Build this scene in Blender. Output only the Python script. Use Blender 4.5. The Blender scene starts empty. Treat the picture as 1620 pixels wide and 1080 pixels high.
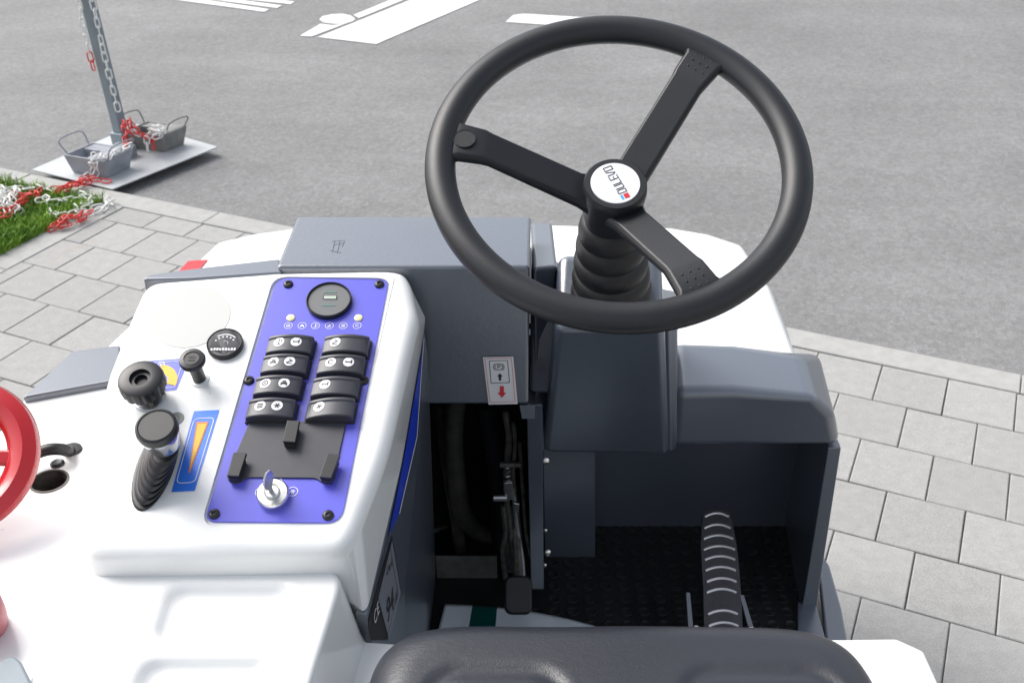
import bpy, bmesh, math, random
from mathutils import Vector, Matrix, noise
from math import sin, cos, radians, pi, tan

S = bpy.context.scene
COL = S.collection
# ------------------------------------------------------------------ camera, world, sun, exposure
CAM_H, PITCH, FPX = 1.8, radians(30.6), 1735.0
cd = bpy.data.cameras.new('camera'); cam = bpy.data.objects.new('camera', cd); COL.objects.link(cam)
cam.location = (0, 0, CAM_H); cam.rotation_euler = (pi/2 - PITCH, 0, 0)
cd.sensor_width = 36; cd.lens = 36*FPX/1620; cd.clip_start = .02; cd.clip_end = 600
cd.dof.use_dof = True; cd.dof.focus_distance = 1.35; cd.dof.aperture_fstop = 15
S.camera = cam
W = bpy.data.worlds.new('World'); S.world = W; W.use_nodes = True
nt = W.node_tree; nt.nodes.clear()
sky = nt.nodes.new('ShaderNodeTexSky'); sky.sky_type = 'NISHITA'; sky.sun_disc = False
SUN_EL, SUN_AZ = radians(48), radians(-62)          # azimuth measured clockwise from +Y
sky.sun_elevation = SUN_EL; sky.sun_rotation = SUN_AZ
sky.air_density = 1.0; sky.dust_density = 3.5; sky.ozone_density = 1.0
bg = nt.nodes.new('ShaderNodeBackground'); bg.inputs[1].default_value = .15
wo = nt.nodes.new('ShaderNodeOutputWorld')
hsv = nt.nodes.new('ShaderNodeHueSaturation'); hsv.inputs['Saturation'].default_value = .40      # thin bright cloud veil
nt.links.new(sky.outputs[0], hsv.inputs['Color']); nt.links.new(hsv.outputs[0], bg.inputs[0]); nt.links.new(bg.outputs[0], wo.inputs[0])
sd = bpy.data.lights.new('sun', 'SUN'); sun = bpy.data.objects.new('sun', sd); COL.objects.link(sun)
sd.energy = 2.1; sd.angle = radians(42); sd.color = (1, .965, .92)
sdir = Vector((sin(SUN_AZ)*cos(SUN_EL), cos(SUN_AZ)*cos(SUN_EL), sin(SUN_EL)))
sun.rotation_euler = sdir.to_track_quat('Z', 'Y').to_euler(); sun.location = (0, 0, 8)
S.view_settings.view_transform = 'Standard'; S.view_settings.look = 'None'
S.view_settings.gamma = 1; S.view_settings.use_curve_mapping = False
S.view_settings.exposure = .62

# ------------------------------------------------------------------ surveying helpers (photo pixel -> point on a real plane)
O = Vector((0, 0, CAM_H))
def ray(x, y):
    u = (x-810)/FPX; v = -(y-540)/FPX
    return Vector((u, cos(PITCH)+v*sin(PITCH), -sin(PITCH)+v*cos(PITCH)))
def hit(x, y, p0, n):
    r = ray(x, y); return O + r*((Vector(p0)-O).dot(n)/r.dot(n))
def onZ(x, y, z): return hit(x, y, (0, 0, z), Vector((0, 0, 1)))
def onY(x, y, Y): return hit(x, y, (0, Y, 0), Vector((0, 1, 0)))
def onX(x, y, X): return hit(x, y, (X, 0, 0), Vector((1, 0, 0)))
X3, Y3, Z3 = Vector((1, 0, 0)), Vector((0, 1, 0)), Vector((0, 0, 1))

# ------------------------------------------------------------------ materials
def mat(name, col, rough=.5, spec=.5, metal=0, bump=0, bscale=200, var=0, vscale=8, coat=0, bdist=.001, detail=4, cior=1.5, crough=.12, rvar=0, var2=None):
    m = bpy.data.materials.new(name); m.use_nodes = True
    t = m.node_tree; b = t.nodes['Principled BSDF']
    b.inputs['Base Color'].default_value = (*col, 1); b.inputs['Roughness'].default_value = rough
    b.inputs['Specular IOR Level'].default_value = spec; b.inputs['Metallic'].default_value = metal
    b.inputs['Coat Weight'].default_value = coat; b.inputs['Coat Roughness'].default_value = crough; b.inputs['Coat IOR'].default_value = cior
    tc = t.nodes.new('ShaderNodeTexCoord')
    if var:
        n = t.nodes.new('ShaderNodeTexNoise'); n.inputs['Scale'].default_value = vscale; n.inputs['Detail'].default_value = 8; n.inputs['Roughness'].default_value = .65
        t.links.new(tc.outputs['Object'], n.inputs['Vector'])
        cr = t.nodes.new('ShaderNodeValToRGB'); cr.color_ramp.elements[0].position = .3; cr.color_ramp.elements[1].position = .7
        c2 = var2 or col
        cr.color_ramp.elements[0].color = (*[c*(1-var) for c in c2], 1); cr.color_ramp.elements[1].color = (*[min(1, c*(1+var)) for c in col], 1)
        t.links.new(n.outputs[0], cr.inputs[0]); t.links.new(cr.outputs[0], b.inputs['Base Color'])
        if rvar:
            mr = t.nodes.new('ShaderNodeMapRange'); mr.inputs['To Min'].default_value = rough-rvar; mr.inputs['To Max'].default_value = rough+rvar
            mr.inputs['From Min'].default_value = .3; mr.inputs['From Max'].default_value = .7
            t.links.new(n.outputs[0], mr.inputs[0]); t.links.new(mr.outputs[0], b.inputs['Roughness'])
    if bump:
        n = t.nodes.new('ShaderNodeTexNoise'); n.inputs['Scale'].default_value = bscale; n.inputs['Detail'].default_value = detail
        t.links.new(tc.outputs['Object'], n.inputs['Vector'])
        bp = t.nodes.new('ShaderNodeBump'); bp.inputs['Strength'].default_value = bump; bp.inputs['Distance'].default_value = bdist
        t.links.new(n.outputs[0], bp.inputs['Height']); t.links.new(bp.outputs[0], b.inputs['Normal'])
    return m

M = {}
M['white'] = mat('white_gelcoat', (.80, .81, .80), .22, .5, var=.02, vscale=5, coat=.3)
def weather(m, amt=.5, scale=55):
    t = m.node_tree; b = t.nodes['Principled BSDF']; src = b.inputs['Base Color'].links[0].from_socket; tc = t.nodes.new('ShaderNodeTexCoord')
    v = t.nodes.new('ShaderNodeTexVoronoi'); v.inputs['Scale'].default_value = scale; t.links.new(tc.outputs['Object'], v.inputs['Vector'])
    r = t.nodes.new('ShaderNodeValToRGB'); r.color_ramp.elements[0].position = .045; r.color_ramp.elements[0].color = (amt, amt, amt, 1); r.color_ramp.elements[1].position = .075; r.color_ramp.elements[1].color = (0, 0, 0, 1)
    n = t.nodes.new('ShaderNodeTexNoise'); n.inputs['Scale'].default_value = 6; t.links.new(tc.outputs['Object'], n.inputs['Vector'])
    r2 = t.nodes.new('ShaderNodeValToRGB'); r2.color_ramp.elements[0].position = .52; r2.color_ramp.elements[1].position = .62; t.links.new(n.outputs[0], r2.inputs[0])
    mm = t.nodes.new('ShaderNodeMath'); mm.operation = 'MULTIPLY'; t.links.new(v.outputs['Distance'], r.inputs[0]); t.links.new(r.outputs[0], mm.inputs[0]); t.links.new(r2.outputs[0], mm.inputs[1])
    x = t.nodes.new('ShaderNodeMix'); x.data_type = 'RGBA'; x.inputs[7].default_value = (.20, .17, .13, 1); t.links.new(mm.outputs[0], x.inputs[0]); t.links.new(src, x.inputs[6]); t.links.new(x.outputs[2], b.inputs['Base Color'])
weather(M['white'])
M['cream'] = mat('cream_plug', (.54, .545, .52), .5, .4)
M['slate'] = mat('slate_enamel', (.076, .094, .124), .36, .8, bump=.25, bscale=260, bdist=.0006, var=.04, vscale=6, coat=.9, cior=1.95, crough=.26)
M['slate_tex'] = mat('slate_orange_peel', (.076, .094, .124), .36, .8, bump=.6, bscale=170, bdist=.0010, var=.05, vscale=9, coat=.9, cior=1.95, crough=.28)
M['black'] = mat('black_plastic', (.012, .012, .014), .38, .5, bump=.12, bscale=600, bdist=.0004, var=.15, vscale=30)
M['rubber'] = mat('wheel_rubber', (.013, .014, .017), .40, .5, bump=.55, bscale=900, bdist=.0005, var=.12, vscale=14)
M['boot'] = mat('bellows_rubber', (.013, .013, .014), .45, .5, var=.35, vscale=25, bump=.2, bscale=120, rvar=.1)
M['switch'] = mat('switch_plastic', (.048, .049, .060), .38, .5, bump=.1, bscale=900, bdist=.0003, var=.08, vscale=60)
M['panel'] = mat('blue_anodised_panel', (.105, .105, .62), .30, .5, var=.06, vscale=9, coat=.35)
M['print'] = mat('white_print', (.80, .80, .82), .5)
M['ink'] = mat('dark_ink', (.02, .02, .022), .5)
M['led'] = mat('pale_yellow_lens', (.85, .80, .45), .3)
M['blue_decal'] = mat('blue_decal', (.02, .06, .60), .3, coat=.3)
M['sky_decal'] = mat('bright_blue_decal', (.035, .19, .80), .35, coat=.2, var=.25, vscale=6)
M['violet_decal'] = mat('violet_blue_decal', (.09, .12, .78), .35, coat=.2)
M['yellow'] = mat('yellow_print', (.90, .52, .05), .45)
M['orange'] = mat('orange_print', (.80, .25, .05), .45)
M['red'] = mat('red_paint', (.48, .006, .012), .2, .6, coat=.5)
M['red_print'] = mat('red_print', (.62, .03, .04), .4)
M['cyan_print'] = mat('cyan_print', (.06, .40, .75), .4)
M['chrome'] = mat('worn_chrome', (.75, .74, .70), .22, .5, metal=1, var=.15, vscale=80)
M['steel'] = mat('brushed_steel', (.55, .56, .57), .35, .5, metal=1, var=.15, vscale=40)
M['dull_metal'] = mat('dull_zinc', (.27, .28, .26), .55, .5, metal=.6, var=.35, vscale=22, bump=.3, bscale=90)
M['grimy'] = mat('grimy_metal', (.10, .095, .085), .55, .5, metal=.5, var=.6, vscale=60, bump=.5, bscale=150)
M['dark'] = mat('near_black', (.012, .014, .017), .6, .3, var=.4, vscale=10)  # near-black colour of the cavity walls, chassis and one hose
M['hose'] = mat('dusty_hose', (.055, .053, .048), .6, .4, var=.5, vscale=30)
M['mat'] = mat('rubber_floor_mat', (.014, .014, .015), .5, .45, var=.5, vscale=14, bump=.3, bscale=220, rvar=.14)
M['stud'] = mat('worn_stud', (.014, .014, .015), .45, .55, var=.4, vscale=60)
M['sticker'] = mat('sticker_white', (.72, .72, .72), .4)
M['sticker_grey'] = mat('sticker_grey', (.22, .23, .27), .35)
M['galv'] = mat('painted_grey_steel', (.22, .26, .29), .45, .5, var=.12, vscale=7)
M['crate'] = mat('crate_grey_paint', (.27, .285, .32), .42, .5, var=.22, vscale=16)
M['crate2'] = mat('crate_weathered', (.20, .20, .19), .5, .5, var=.3, vscale=20)
M['plate'] = mat('galvanised_plate', (.44, .46, .47), .5, .5, var=.10, vscale=5)
M['chain_white'] = mat('white_plastic_chain', (.78, .78, .76), .4)
M['chain_red'] = mat('red_plastic_chain', (.62, .035, .03), .4)
M['curb'] = mat('kerb_concrete', (.36, .36, .35), .85, .3, bump=.5, bscale=160, bdist=.002, var=.10, vscale=20)
M['tyre'] = mat('tyre_rubber', (.03, .03, .03), .8, .3)
M['bag'] = mat('plastic_bag_film', (.82, .88, .93), .25, .5, var=.04, vscale=9, coat=.3)
M['bag_green'] = mat('bag_green_print', (.004, .085, .075), .3, coat=.3)

for k_ in ('slate', 'slate_tex'): weather(M[k_], .35, 34)
def make_seat_mat():
    m = mat('black_seat_vinyl', (.015, .017, .024), .38, .8)
    t = m.node_tree; b = t.nodes['Principled BSDF']; tc = t.nodes.new('ShaderNodeTexCoord')
    mp = t.nodes.new('ShaderNodeMapping'); mp.inputs['Scale'].default_value = (1, 2.2, 1); t.links.new(tc.outputs['Object'], mp.inputs[0])
    n1 = t.nodes.new('ShaderNodeTexNoise'); n1.inputs['Scale'].default_value = 70; n1.inputs['Detail'].default_value = 7; n1.inputs['Distortion'].default_value = 1.2
    v = t.nodes.new('ShaderNodeTexVoronoi'); v.feature = 'DISTANCE_TO_EDGE'; v.inputs['Scale'].default_value = 420
    t.links.new(mp.outputs[0], n1.inputs[0]); t.links.new(tc.outputs['Object'], v.inputs[0])
    b1 = t.nodes.new('ShaderNodeBump'); b1.inputs['Strength'].default_value = .28; b1.inputs['Distance'].default_value = .0012
    b2 = t.nodes.new('ShaderNodeBump'); b2.inputs['Strength'].default_value = .35; b2.inputs['Distance'].default_value = .0006
    t.links.new(n1.outputs[0], b1.inputs['Height']); t.links.new(v.outputs[0], b2.inputs['Height'])
    t.links.new(b1.outputs[0], b2.inputs['Normal']); t.links.new(b2.outputs[0], b.inputs['Normal'])
    return m
M['seat'] = make_seat_mat(); M['meter'] = mat('meter_grey', (.13, .135, .14), .4); M['rib'] = mat('highlight_rib', (.75, .75, .77), .25, .8, metal=.5)  # pedal ribs: their white highlights are put into the pale colour

def make_asphalt():
    m = bpy.data.materials.new('asphalt'); m.use_nodes = True; t = m.node_tree; b = t.nodes['Principled BSDF']
    tc = t.nodes.new('ShaderNodeTexCoord')
    big = t.nodes.new('ShaderNodeTexNoise'); big.inputs['Scale'].default_value = .9; big.inputs['Detail'].default_value = 6
    mid = t.nodes.new('ShaderNodeTexNoise'); mid.inputs['Scale'].default_value = 9; mid.inputs['Detail'].default_value = 8; mid.inputs['Roughness'].default_value = .7
    st = t.nodes.new('ShaderNodeTexVoronoi'); st.inputs['Scale'].default_value = 230
    st2 = t.nodes.new('ShaderNodeTexVoronoi'); st2.inputs['Scale'].default_value = 55
    for n in (big, mid, st, st2): t.links.new(tc.outputs['Object'], n.inputs['Vector'])
    def ramp(src, p0, c0, p1, c1):
        r = t.nodes.new('ShaderNodeValToRGB'); r.color_ramp.elements[0].position = p0; r.color_ramp.elements[1].position = p1
        r.color_ramp.elements[0].color = (c0, c0, c0, 1); r.color_ramp.elements[1].color = (c1, c1, c1, 1); t.links.new(src, r.inputs[0]); return r.outputs[0]
    def mul(a, c):
        x = t.nodes.new('ShaderNodeMix'); x.data_type = 'RGBA'; x.blend_type = 'MULTIPLY'; x.inputs[0].default_value = 1
        t.links.new(a, x.inputs[6]); t.links.new(c, x.inputs[7]); return x.outputs[2]
    mp = t.nodes.new('ShaderNodeMapping'); mp.inputs['Rotation'].default_value = (0, 0, .42); mp.inputs['Scale'].default_value = (.35, 2.6, 1)
    trk = t.nodes.new('ShaderNodeTexNoise'); trk.inputs['Scale'].default_value = 1.0; trk.inputs['Detail'].default_value = 5
    t.links.new(tc.outputs['Object'], mp.inputs[0]); t.links.new(mp.outputs[0], trk.inputs['Vector'])
    col = mul(ramp(big.outputs[0], .3, .175, .7, .225), ramp(trk.outputs[0], .3, .94, .7, 1.05))
    col = mul(col, ramp(mid.outputs[0], .3, .94, .7, 1.06))
    col = mul(col, ramp(st.outputs['Color'], .1, .84, .9, 1.16))
    col = mul(col, ramp(st2.outputs['Color'], .0, .85, 1, 1.15))
    spk = t.nodes.new('ShaderNodeTexVoronoi'); spk.inputs['Scale'].default_value = 16; t.links.new(tc.outputs['Object'], spk.inputs['Vector'])
    s = ramp(spk.outputs['Distance'], .03, 1, .06, 0)
    x = t.nodes.new('ShaderNodeMix'); x.data_type = 'RGBA'; x.inputs[7].default_value = (.42, .42, .42, 1)
    t.links.new(s, x.inputs[0]); t.links.new(col, x.inputs[6]); t.links.new(x.outputs[2], b.inputs['Base Color'])
    b.inputs['Roughness'].default_value = .8; b.inputs['Specular IOR Level'].default_value = .35
    bp = t.nodes.new('ShaderNodeBump'); bp.inputs['Strength'].default_value = .5; bp.inputs['Distance'].default_value = .002
    t.links.new(st.outputs['Distance'], bp.inputs['Height']); t.links.new(bp.outputs[0], b.inputs['Normal'])
    return m
M['asphalt'] = make_asphalt()
M['roadpaint'] = mat('road_paint', (.66, .67, .67), .6, .4, var=.10, vscale=14, bump=.4, bscale=120)

def make_paver():
    m = bpy.data.materials.new('paving_stone'); m.use_nodes = True; t = m.node_tree; b = t.nodes['Principled BSDF']
    tc = t.nodes.new('ShaderNodeTexCoord'); geo = t.nodes.new('ShaderNodeNewGeometry'); oi = t.nodes.new('ShaderNodeObjectInfo')
    def nz(sc, det, rough=.6, dist=0):
        n = t.nodes.new('ShaderNodeTexNoise'); n.inputs['Scale'].default_value = sc; n.inputs['Detail'].default_value = det
        n.inputs['Roughness'].default_value = rough; n.inputs['Distortion'].default_value = dist; t.links.new(geo.outputs['Position'], n.inputs['Vector']); return n.outputs[0]
    def ramp(src, p0, c0, p1, c1):
        r = t.nodes.new('ShaderNodeValToRGB'); r.color_ramp.elements[0].position = p0; r.color_ramp.elements[1].position = p1
        r.color_ramp.elements[0].color = (*c0, 1); r.color_ramp.elements[1].color = (*c1, 1); t.links.new(src, r.inputs[0]); return r.outputs[0]
    def mul(a, c):
        x = t.nodes.new('ShaderNodeMix'); x.data_type = 'RGBA'; x.blend_type = 'MULTIPLY'; x.inputs[0].default_value = 1
        t.links.new(a, x.inputs[6]); t.links.new(c, x.inputs[7]); return x.outputs[2]
    c = ramp(oi.outputs['Random'], 0, (.325, .323, .315), 1, (.365, .363, .355))
    c = mul(c, ramp(nz(330, 3, .8), .3, (.72,)*3, .7, (1.25,)*3))
    c = mul(c, ramp(nz(28, 8, .7), .3, (.90,)*3, .7, (1.08,)*3))
    c = mul(c, ramp(nz(3.5, 5, .6, .6), .66, (1, 1, 1), .80, (1.08, .92, .78)))
    t.links.new(c, b.inputs['Base Color']); b.inputs['Roughness'].default_value = .88; b.inputs['Specular IOR Level'].default_value = .25
    bp = t.nodes.new('ShaderNodeBump'); bp.inputs['Strength'].default_value = .55; bp.inputs['Distance'].default_value = .002
    t.links.new(nz(420, 3, .7), bp.inputs['Height']); t.links.new(bp.outputs[0], b.inputs['Normal'])
    return m
M['paver'] = make_paver()
M['joint'] = mat('joint_sand', (.24, .235, .22), .95, .2, var=.4, vscale=40)
M['soil'] = mat('dark_soil', (.06, .045, .03), .95, .2, var=.4, vscale=30, bump=.6, bscale=60, bdist=.01)
def make_grass():
    m = mat('grass_blades', (.10, .20, .02), .55, .3); t = m.node_tree; b = t.nodes['Principled BSDF']
    geo = t.nodes.new('ShaderNodeNewGeometry'); n = t.nodes.new('ShaderNodeTexNoise'); n.inputs['Scale'].default_value = 14; n.inputs['Detail'].default_value = 6
    t.links.new(geo.outputs['Position'], n.inputs['Vector']); r = t.nodes.new('ShaderNodeValToRGB')
    r.color_ramp.elements[0].position = .35; r.color_ramp.elements[0].color = (.085, .19, .018, 1); r.color_ramp.elements[1].position = .68; r.color_ramp.elements[1].color = (.25, .42, .05, 1)
    t.links.new(n.outputs[0], r.inputs[0]); t.links.new(r.outputs[0], b.inputs['Base Color'])
    return m
M['grass'] = make_grass()

# ------------------------------------------------------------------ object helpers
def tag(o, label=None, cat=None, group=None, kind=None):
    if label: o['label'] = label
    if cat: o['category'] = cat
    if group: o['group'] = group
    if kind: o['kind'] = kind
    return o
def empty(name, loc, label=None, cat=None, group=None):
    o = bpy.data.objects.new(name, None); COL.objects.link(o); o.location = loc; o.empty_display_size = .05
    return tag(o, label, cat, group)
PAR = {}
def link(o, parent):
    COL.objects.link(o)
    if parent is not None:
        o.parent = parent
        o.matrix_parent_inverse = Matrix.Translation(-wloc(parent))
    return o
def wloc(o):
    v = Vector((0, 0, 0))
    if o.parent is None: return Vector(o.location)
    return v            # parts are built in world coordinates with an identity world matrix
def obj(name, bm, material, parent=None, smooth=False, bevel=0, segs=3, angle=32, sub=0, recalc=True):
    if recalc: bmesh.ops.recalc_face_normals(bm, faces=bm.faces[:])
    me = bpy.data.meshes.new(name); bm.to_mesh(me); bm.free()
    mats = material if isinstance(material, (list, tuple)) else [material]
    for m in mats: me.materials.append(M[m] if isinstance(m, str) else m)
    o = bpy.data.objects.new(name, me)
    if smooth or bevel:
        for p in me.polygons: p.use_smooth = True
    if smooth and not sub: me.set_sharp_from_angle(angle=radians(42))
    if bevel:
        b = o.modifiers.new('bevel', 'BEVEL'); b.width = bevel; b.segments = segs; b.limit_method = 'ANGLE'; b.angle_limit = radians(angle); b.harden_normals = True
    if sub:
        s = o.modifiers.new('sub', 'SUBSURF'); s.levels = sub; s.render_levels = sub
    link(o, parent); return o
def prism(pts, vec, bm=None, mi=0):
    """closed prism from a 3-D polygon and an extrusion vector"""
    bm = bm or bmesh.new(); vec = Vector(vec)
    a = [bm.verts.new(p) for p in pts]; b = [bm.verts.new(Vector(p)+vec) for p in pts]; n = len(pts)
    fs = [bm.faces.new(a), bm.faces.new(b[::-1])]
    for i in range(n): fs.append(bm.faces.new((a[i], b[i], b[(i+1) % n], a[(i+1) % n])))
    for f in fs: f.material_index = mi
    return bm
def loft(rings, bm=None, cap=True, mi=0):
    bm = bm or bmesh.new(); R = [[bm.verts.new(p) for p in r] for r in rings]; n = len(rings[0])
    for a, b in zip(R, R[1:]):
        for i in range(n):
            f = bm.faces.new((a[i], a[(i+1) % n], b[(i+1) % n], b[i])); f.material_index = mi
    if cap:
        for r in (R[0][::-1], R[-1]):
            f = bm.faces.new(r); f.material_index = mi
    return bm
def frame(n):
    n = Vector(n).normalized(); u = Y3.cross(n)
    if u.length < .1: u = X3.cross(n)
    u.normalize(); return u, n.cross(u), n
def lathe(c, n, prof, seg=32, bm=None, cap=True, mi=0, a0=None):
    """prof = [(radius, height along n)...]"""
    u, v, n = frame(n); c = Vector(c)
    return loft([[c+n*h+(u*cos(2*pi*i/seg)+v*sin(2*pi*i/seg))*r for i in range(seg)] for r, h in prof], bm, cap, mi)
def tube(pts, r, seg=8, bm=None, mi=0, cap=True):
    pts = [Vector(p) for p in pts]; rings = []; up = None
    for i, p in enumerate(pts):
        d = (pts[min(i+1, len(pts)-1)]-pts[max(i-1, 0)]).normalized()
        if up is None: up = d.orthogonal().normalized()
        up = (up-d*up.dot(d)).normalized(); s = d.cross(up); rr = r[i] if isinstance(r, (list, tuple)) else r
        rings.append([p+(up*cos(2*pi*k/seg)+s*sin(2*pi*k/seg))*rr for k in range(seg)])
    return loft(rings, bm, cap, mi)
def smooth_path(pts, n=6):
    pts = [Vector(p) for p in pts]; out = []
    for i in range(len(pts)-1):
        p0 = pts[max(i-1, 0)]; p1 = pts[i]; p2 = pts[i+1]; p3 = pts[min(i+2, len(pts)-1)]
        for k in range(n):
            t = k/n; out.append(.5*((2*p1)+(p2-p0)*t+(2*p0-5*p1+4*p2-p3)*t*t+(3*p1-p0-3*p2+p3)*t**3))
    out.append(pts[-1]); return out
def round_poly(pts, r, seg=5):
    """round corners of a planar polygon; r number or list"""
    pts = [Vector(p) for p in pts]; n = len(pts); out = []
    for i, p in enumerate(pts):
        rr = r[i] if isinstance(r, (list, tuple)) else r
        a = (pts[i-1]-p); b = (pts[(i+1) % n]-p)
        if rr <= 0: out.append(p); continue
        la = min(rr, a.length*.48); lb = min(rr, b.length*.48); A = p+a.normalized()*la; B = p+b.normalized()*lb
        for k in range(seg+1):
            t = k/seg; out.append(A*(1-t)**2+p*2*t*(1-t)+B*t*t)
    return out
def bool_cut(o, cutters):
    """cut real recesses and bake the result (cutters are discarded)"""
    tmp = []
    for bm in cutters:
        bmesh.ops.recalc_face_normals(bm, faces=bm.faces[:])
        me = bpy.data.meshes.new('cut'); bm.to_mesh(me); bm.free(); c = bpy.data.objects.new('cut', me); COL.objects.link(c); tmp.append(c)
        m = o.modifiers.new('cut', 'BOOLEAN'); m.operation = 'DIFFERENCE'; m.object = c; m.solver = 'EXACT'
    bev = [m for m in o.modifiers if m.type == 'BEVEL']
    params = [(b.width, b.segments, b.angle_limit) for b in bev]
    for b in bev: o.modifiers.remove(b)
    bpy.context.view_layer.update()
    dg = bpy.context.evaluated_depsgraph_get()
    me = bpy.data.meshes.new_from_object(o.evaluated_get(dg)); old = o.data; o.modifiers.clear(); o.data = me; me.name = old.name
    for p in me.polygons: p.use_smooth = True
    for w, s, a in params:
        b = o.modifiers.new('bevel', 'BEVEL'); b.width = w; b.segments = s; b.limit_method = 'ANGLE'; b.angle_limit = a; b.harden_normals = True
    me.set_sharp_from_angle(angle=radians(24))
    w_ = o.modifiers.new('normals', 'WEIGHTED_NORMAL'); w_.keep_sharp = True; w_.weight = 100
    for c in tmp: bpy.data.objects.remove(c)
    return o
def flat(name, pts, material, parent, n=Z3, off=.0006):
    bm = bmesh.new(); bm.faces.new([bm.verts.new(Vector(p)+Vector(n).normalized()*off) for p in pts])
    o = obj(name, bm, material, parent, recalc=False)
    return o
def ring_pts(c, r, u, v, n=24, a0=0, a1=2*pi):
    return [c+(u*cos(a0+(a1-a0)*i/n)+v*sin(a0+(a1-a0)*i/n))*r for i in range(n)]
def add_poly(bm, pts, mi=0):
    f = bm.faces.new([bm.verts.new(p) for p in pts]); f.material_index = mi; return f
def add_ring(bm, c, r0, r1, u, v, mi=0, n=24, a0=0, a1=2*pi):
    full = abs(a1-a0-2*pi) < 1e-6
    k = n if full else n+1
    A = [bm.verts.new(c+(u*cos(a0+(a1-a0)*i/n)+v*sin(a0+(a1-a0)*i/n))*r0) for i in range(k)]
    B = [bm.verts.new(c+(u*cos(a0+(a1-a0)*i/n)+v*sin(a0+(a1-a0)*i/n))*r1) for i in range(k)]
    for i in range(n):
        j = (i+1) % k; f = bm.faces.new((A[i], B[i], B[j], A[j])); f.material_index = mi
def text_bm(s, size, org, ux, uy, bm=None, mi=0, squeeze=1.0, extrude=0):
    cu = bpy.data.curves.new('t', 'FONT'); cu.body = s; cu.size = size; cu.align_x = 'CENTER'; cu.align_y = 'CENTER'; cu.offset = 0
    to = bpy.data.objects.new('t', cu); COL.objects.link(to); bpy.context.view_layer.update()
    me = bpy.data.meshes.new_from_object(to.evaluated_get(bpy.context.evaluated_depsgraph_get()))
    bm = bm or bmesh.new(); vs = [bm.verts.new(Vector(org)+ux*(v.co.x*squeeze)+uy*v.co.y) for v in me.vertices]
    for p in me.polygons:
        try: f = bm.faces.new([vs[i] for i in p.vertices]); f.material_index = mi
        except ValueError: pass
    bpy.data.objects.remove(to); bpy.data.curves.remove(cu); bpy.data.meshes.remove(me)
    return bm

# ------------------------------------------------------------------ GROUND (e,n grid that follows the kerb)
TH = radians(-24.0); E2 = Vector((cos(TH), sin(TH), 0)); N2 = Vector((sin(TH), -cos(TH), 0))
def G(e, n, z=0): return E2*e+N2*n+Z3*z
RZ = -.035
bm = bmesh.new(); add_poly(bm, [(-300, -300, RZ), (300, -300, RZ), (300, 300, RZ), (-300, 300, RZ)]); road = tag(obj('road', bm, 'asphalt'), kind='structure')
bm = prism([G(-150, -3.235, -.012), G(-150, 60, -.012), G(150, 60, -.012), G(150, -3.235, -.012)], (0, 0, -.3)); pave = tag(obj('pavement', bm, 'joint'), kind='structure')
rnd = random.Random(4)
def stone_mesh(w, d, seed, name='paving_stone', h=.05, gap=.0017, m='paver'):
    r = random.Random(seed); bm = bmesh.new(); w2, d2 = w/2-gap, d/2-gap; c = .0022
    def ringv(z, ins):
        pts = []
        for sx, sy in ((-1, -1), (1, -1), (1, 1), (-1, 1)):
            pts.append(E2*(sx*(w2-ins)+r.uniform(-.0008, .0008))+N2*(sy*(d2-ins)+r.uniform(-.0008, .0008))+Z3*z)
        return pts
    bm = loft([ringv(-h, 0), ringv(-c, 0), ringv(0, c)])
    bmesh.ops.recalc_face_normals(bm, faces=bm.faces[:])
    me = bpy.data.meshes.new(name); bm.to_mesh(me); bm.free(); me.materials.append(M[m]); return me
def place(me, name, e, n, parent, z=0, tilt=.0025):
    o = bpy.data.objects.new(name, me); o.location = G(e, n, z); o.rotation_euler = (rnd.uniform(-tilt, tilt), rnd.uniform(-tilt, tilt), rnd.uniform(-.002, .002)); COL.objects.link(o); o.parent = parent; return o
sr = [stone_mesh(.195, .2135, i) for i in range(6)]
for r_ in range(9):
    n = -3.118+.2135*(r_+.5)
    for c_ in range(-8, 8):
        e = (.069 if r_ % 2 == 0 else -.027)+.195*(c_+.5)
        place(rnd.choice(sr), 'paving_stone', e, n, pave, z=rnd.uniform(-.001, .0008))
sl = [stone_mesh(.1975, .208, 20+i) for i in range(6)]; slh = [stone_mesh(.1975, .128, 30+i) for i in range(3)]
for r_ in range(-1, 6):
    n = -2.781+.208*(r_+.5)
    for c_ in range(0, 8):
        off = (-3.035, -2.960, -3.055, -2.98, -3.05, -2.96, -3.05)[r_+1]
        e = off+.1975*(c_-.5)
        if e+.1975/2 < -3.10 or e > -1.56: continue
        place(rnd.choice(sl), 'paving_stone', e, n, pave, z=rnd.uniform(-.0012, .0008))
for c_ in range(0, 8):
    place(rnd.choice(slh), 'paving_stone', -3.112+.1975*(c_+.5), -2.781-.208-.0645, pave)
kb = [stone_mesh(1.0, .115, 40+i, 'kerb_stone', h=.16, gap=.002, m='curb') for i in range(3)]
for k in range(-7, 4): place(rnd.choice(kb), 'kerb_stone', .272+1.0*(k+.5), -3.178, pave, z=rnd.uniform(0, .002), tilt=.001)
eb = [stone_mesh(.118, .62, 50+i, 'edging_stone', h=.16, gap=.002, m='curb') for i in range(3)]
for k in range(4): place(rnd.choice(eb), 'edging_stone', -3.172, -3.118+.62*(k+.5), pave, z=.004, tilt=.001)
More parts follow.
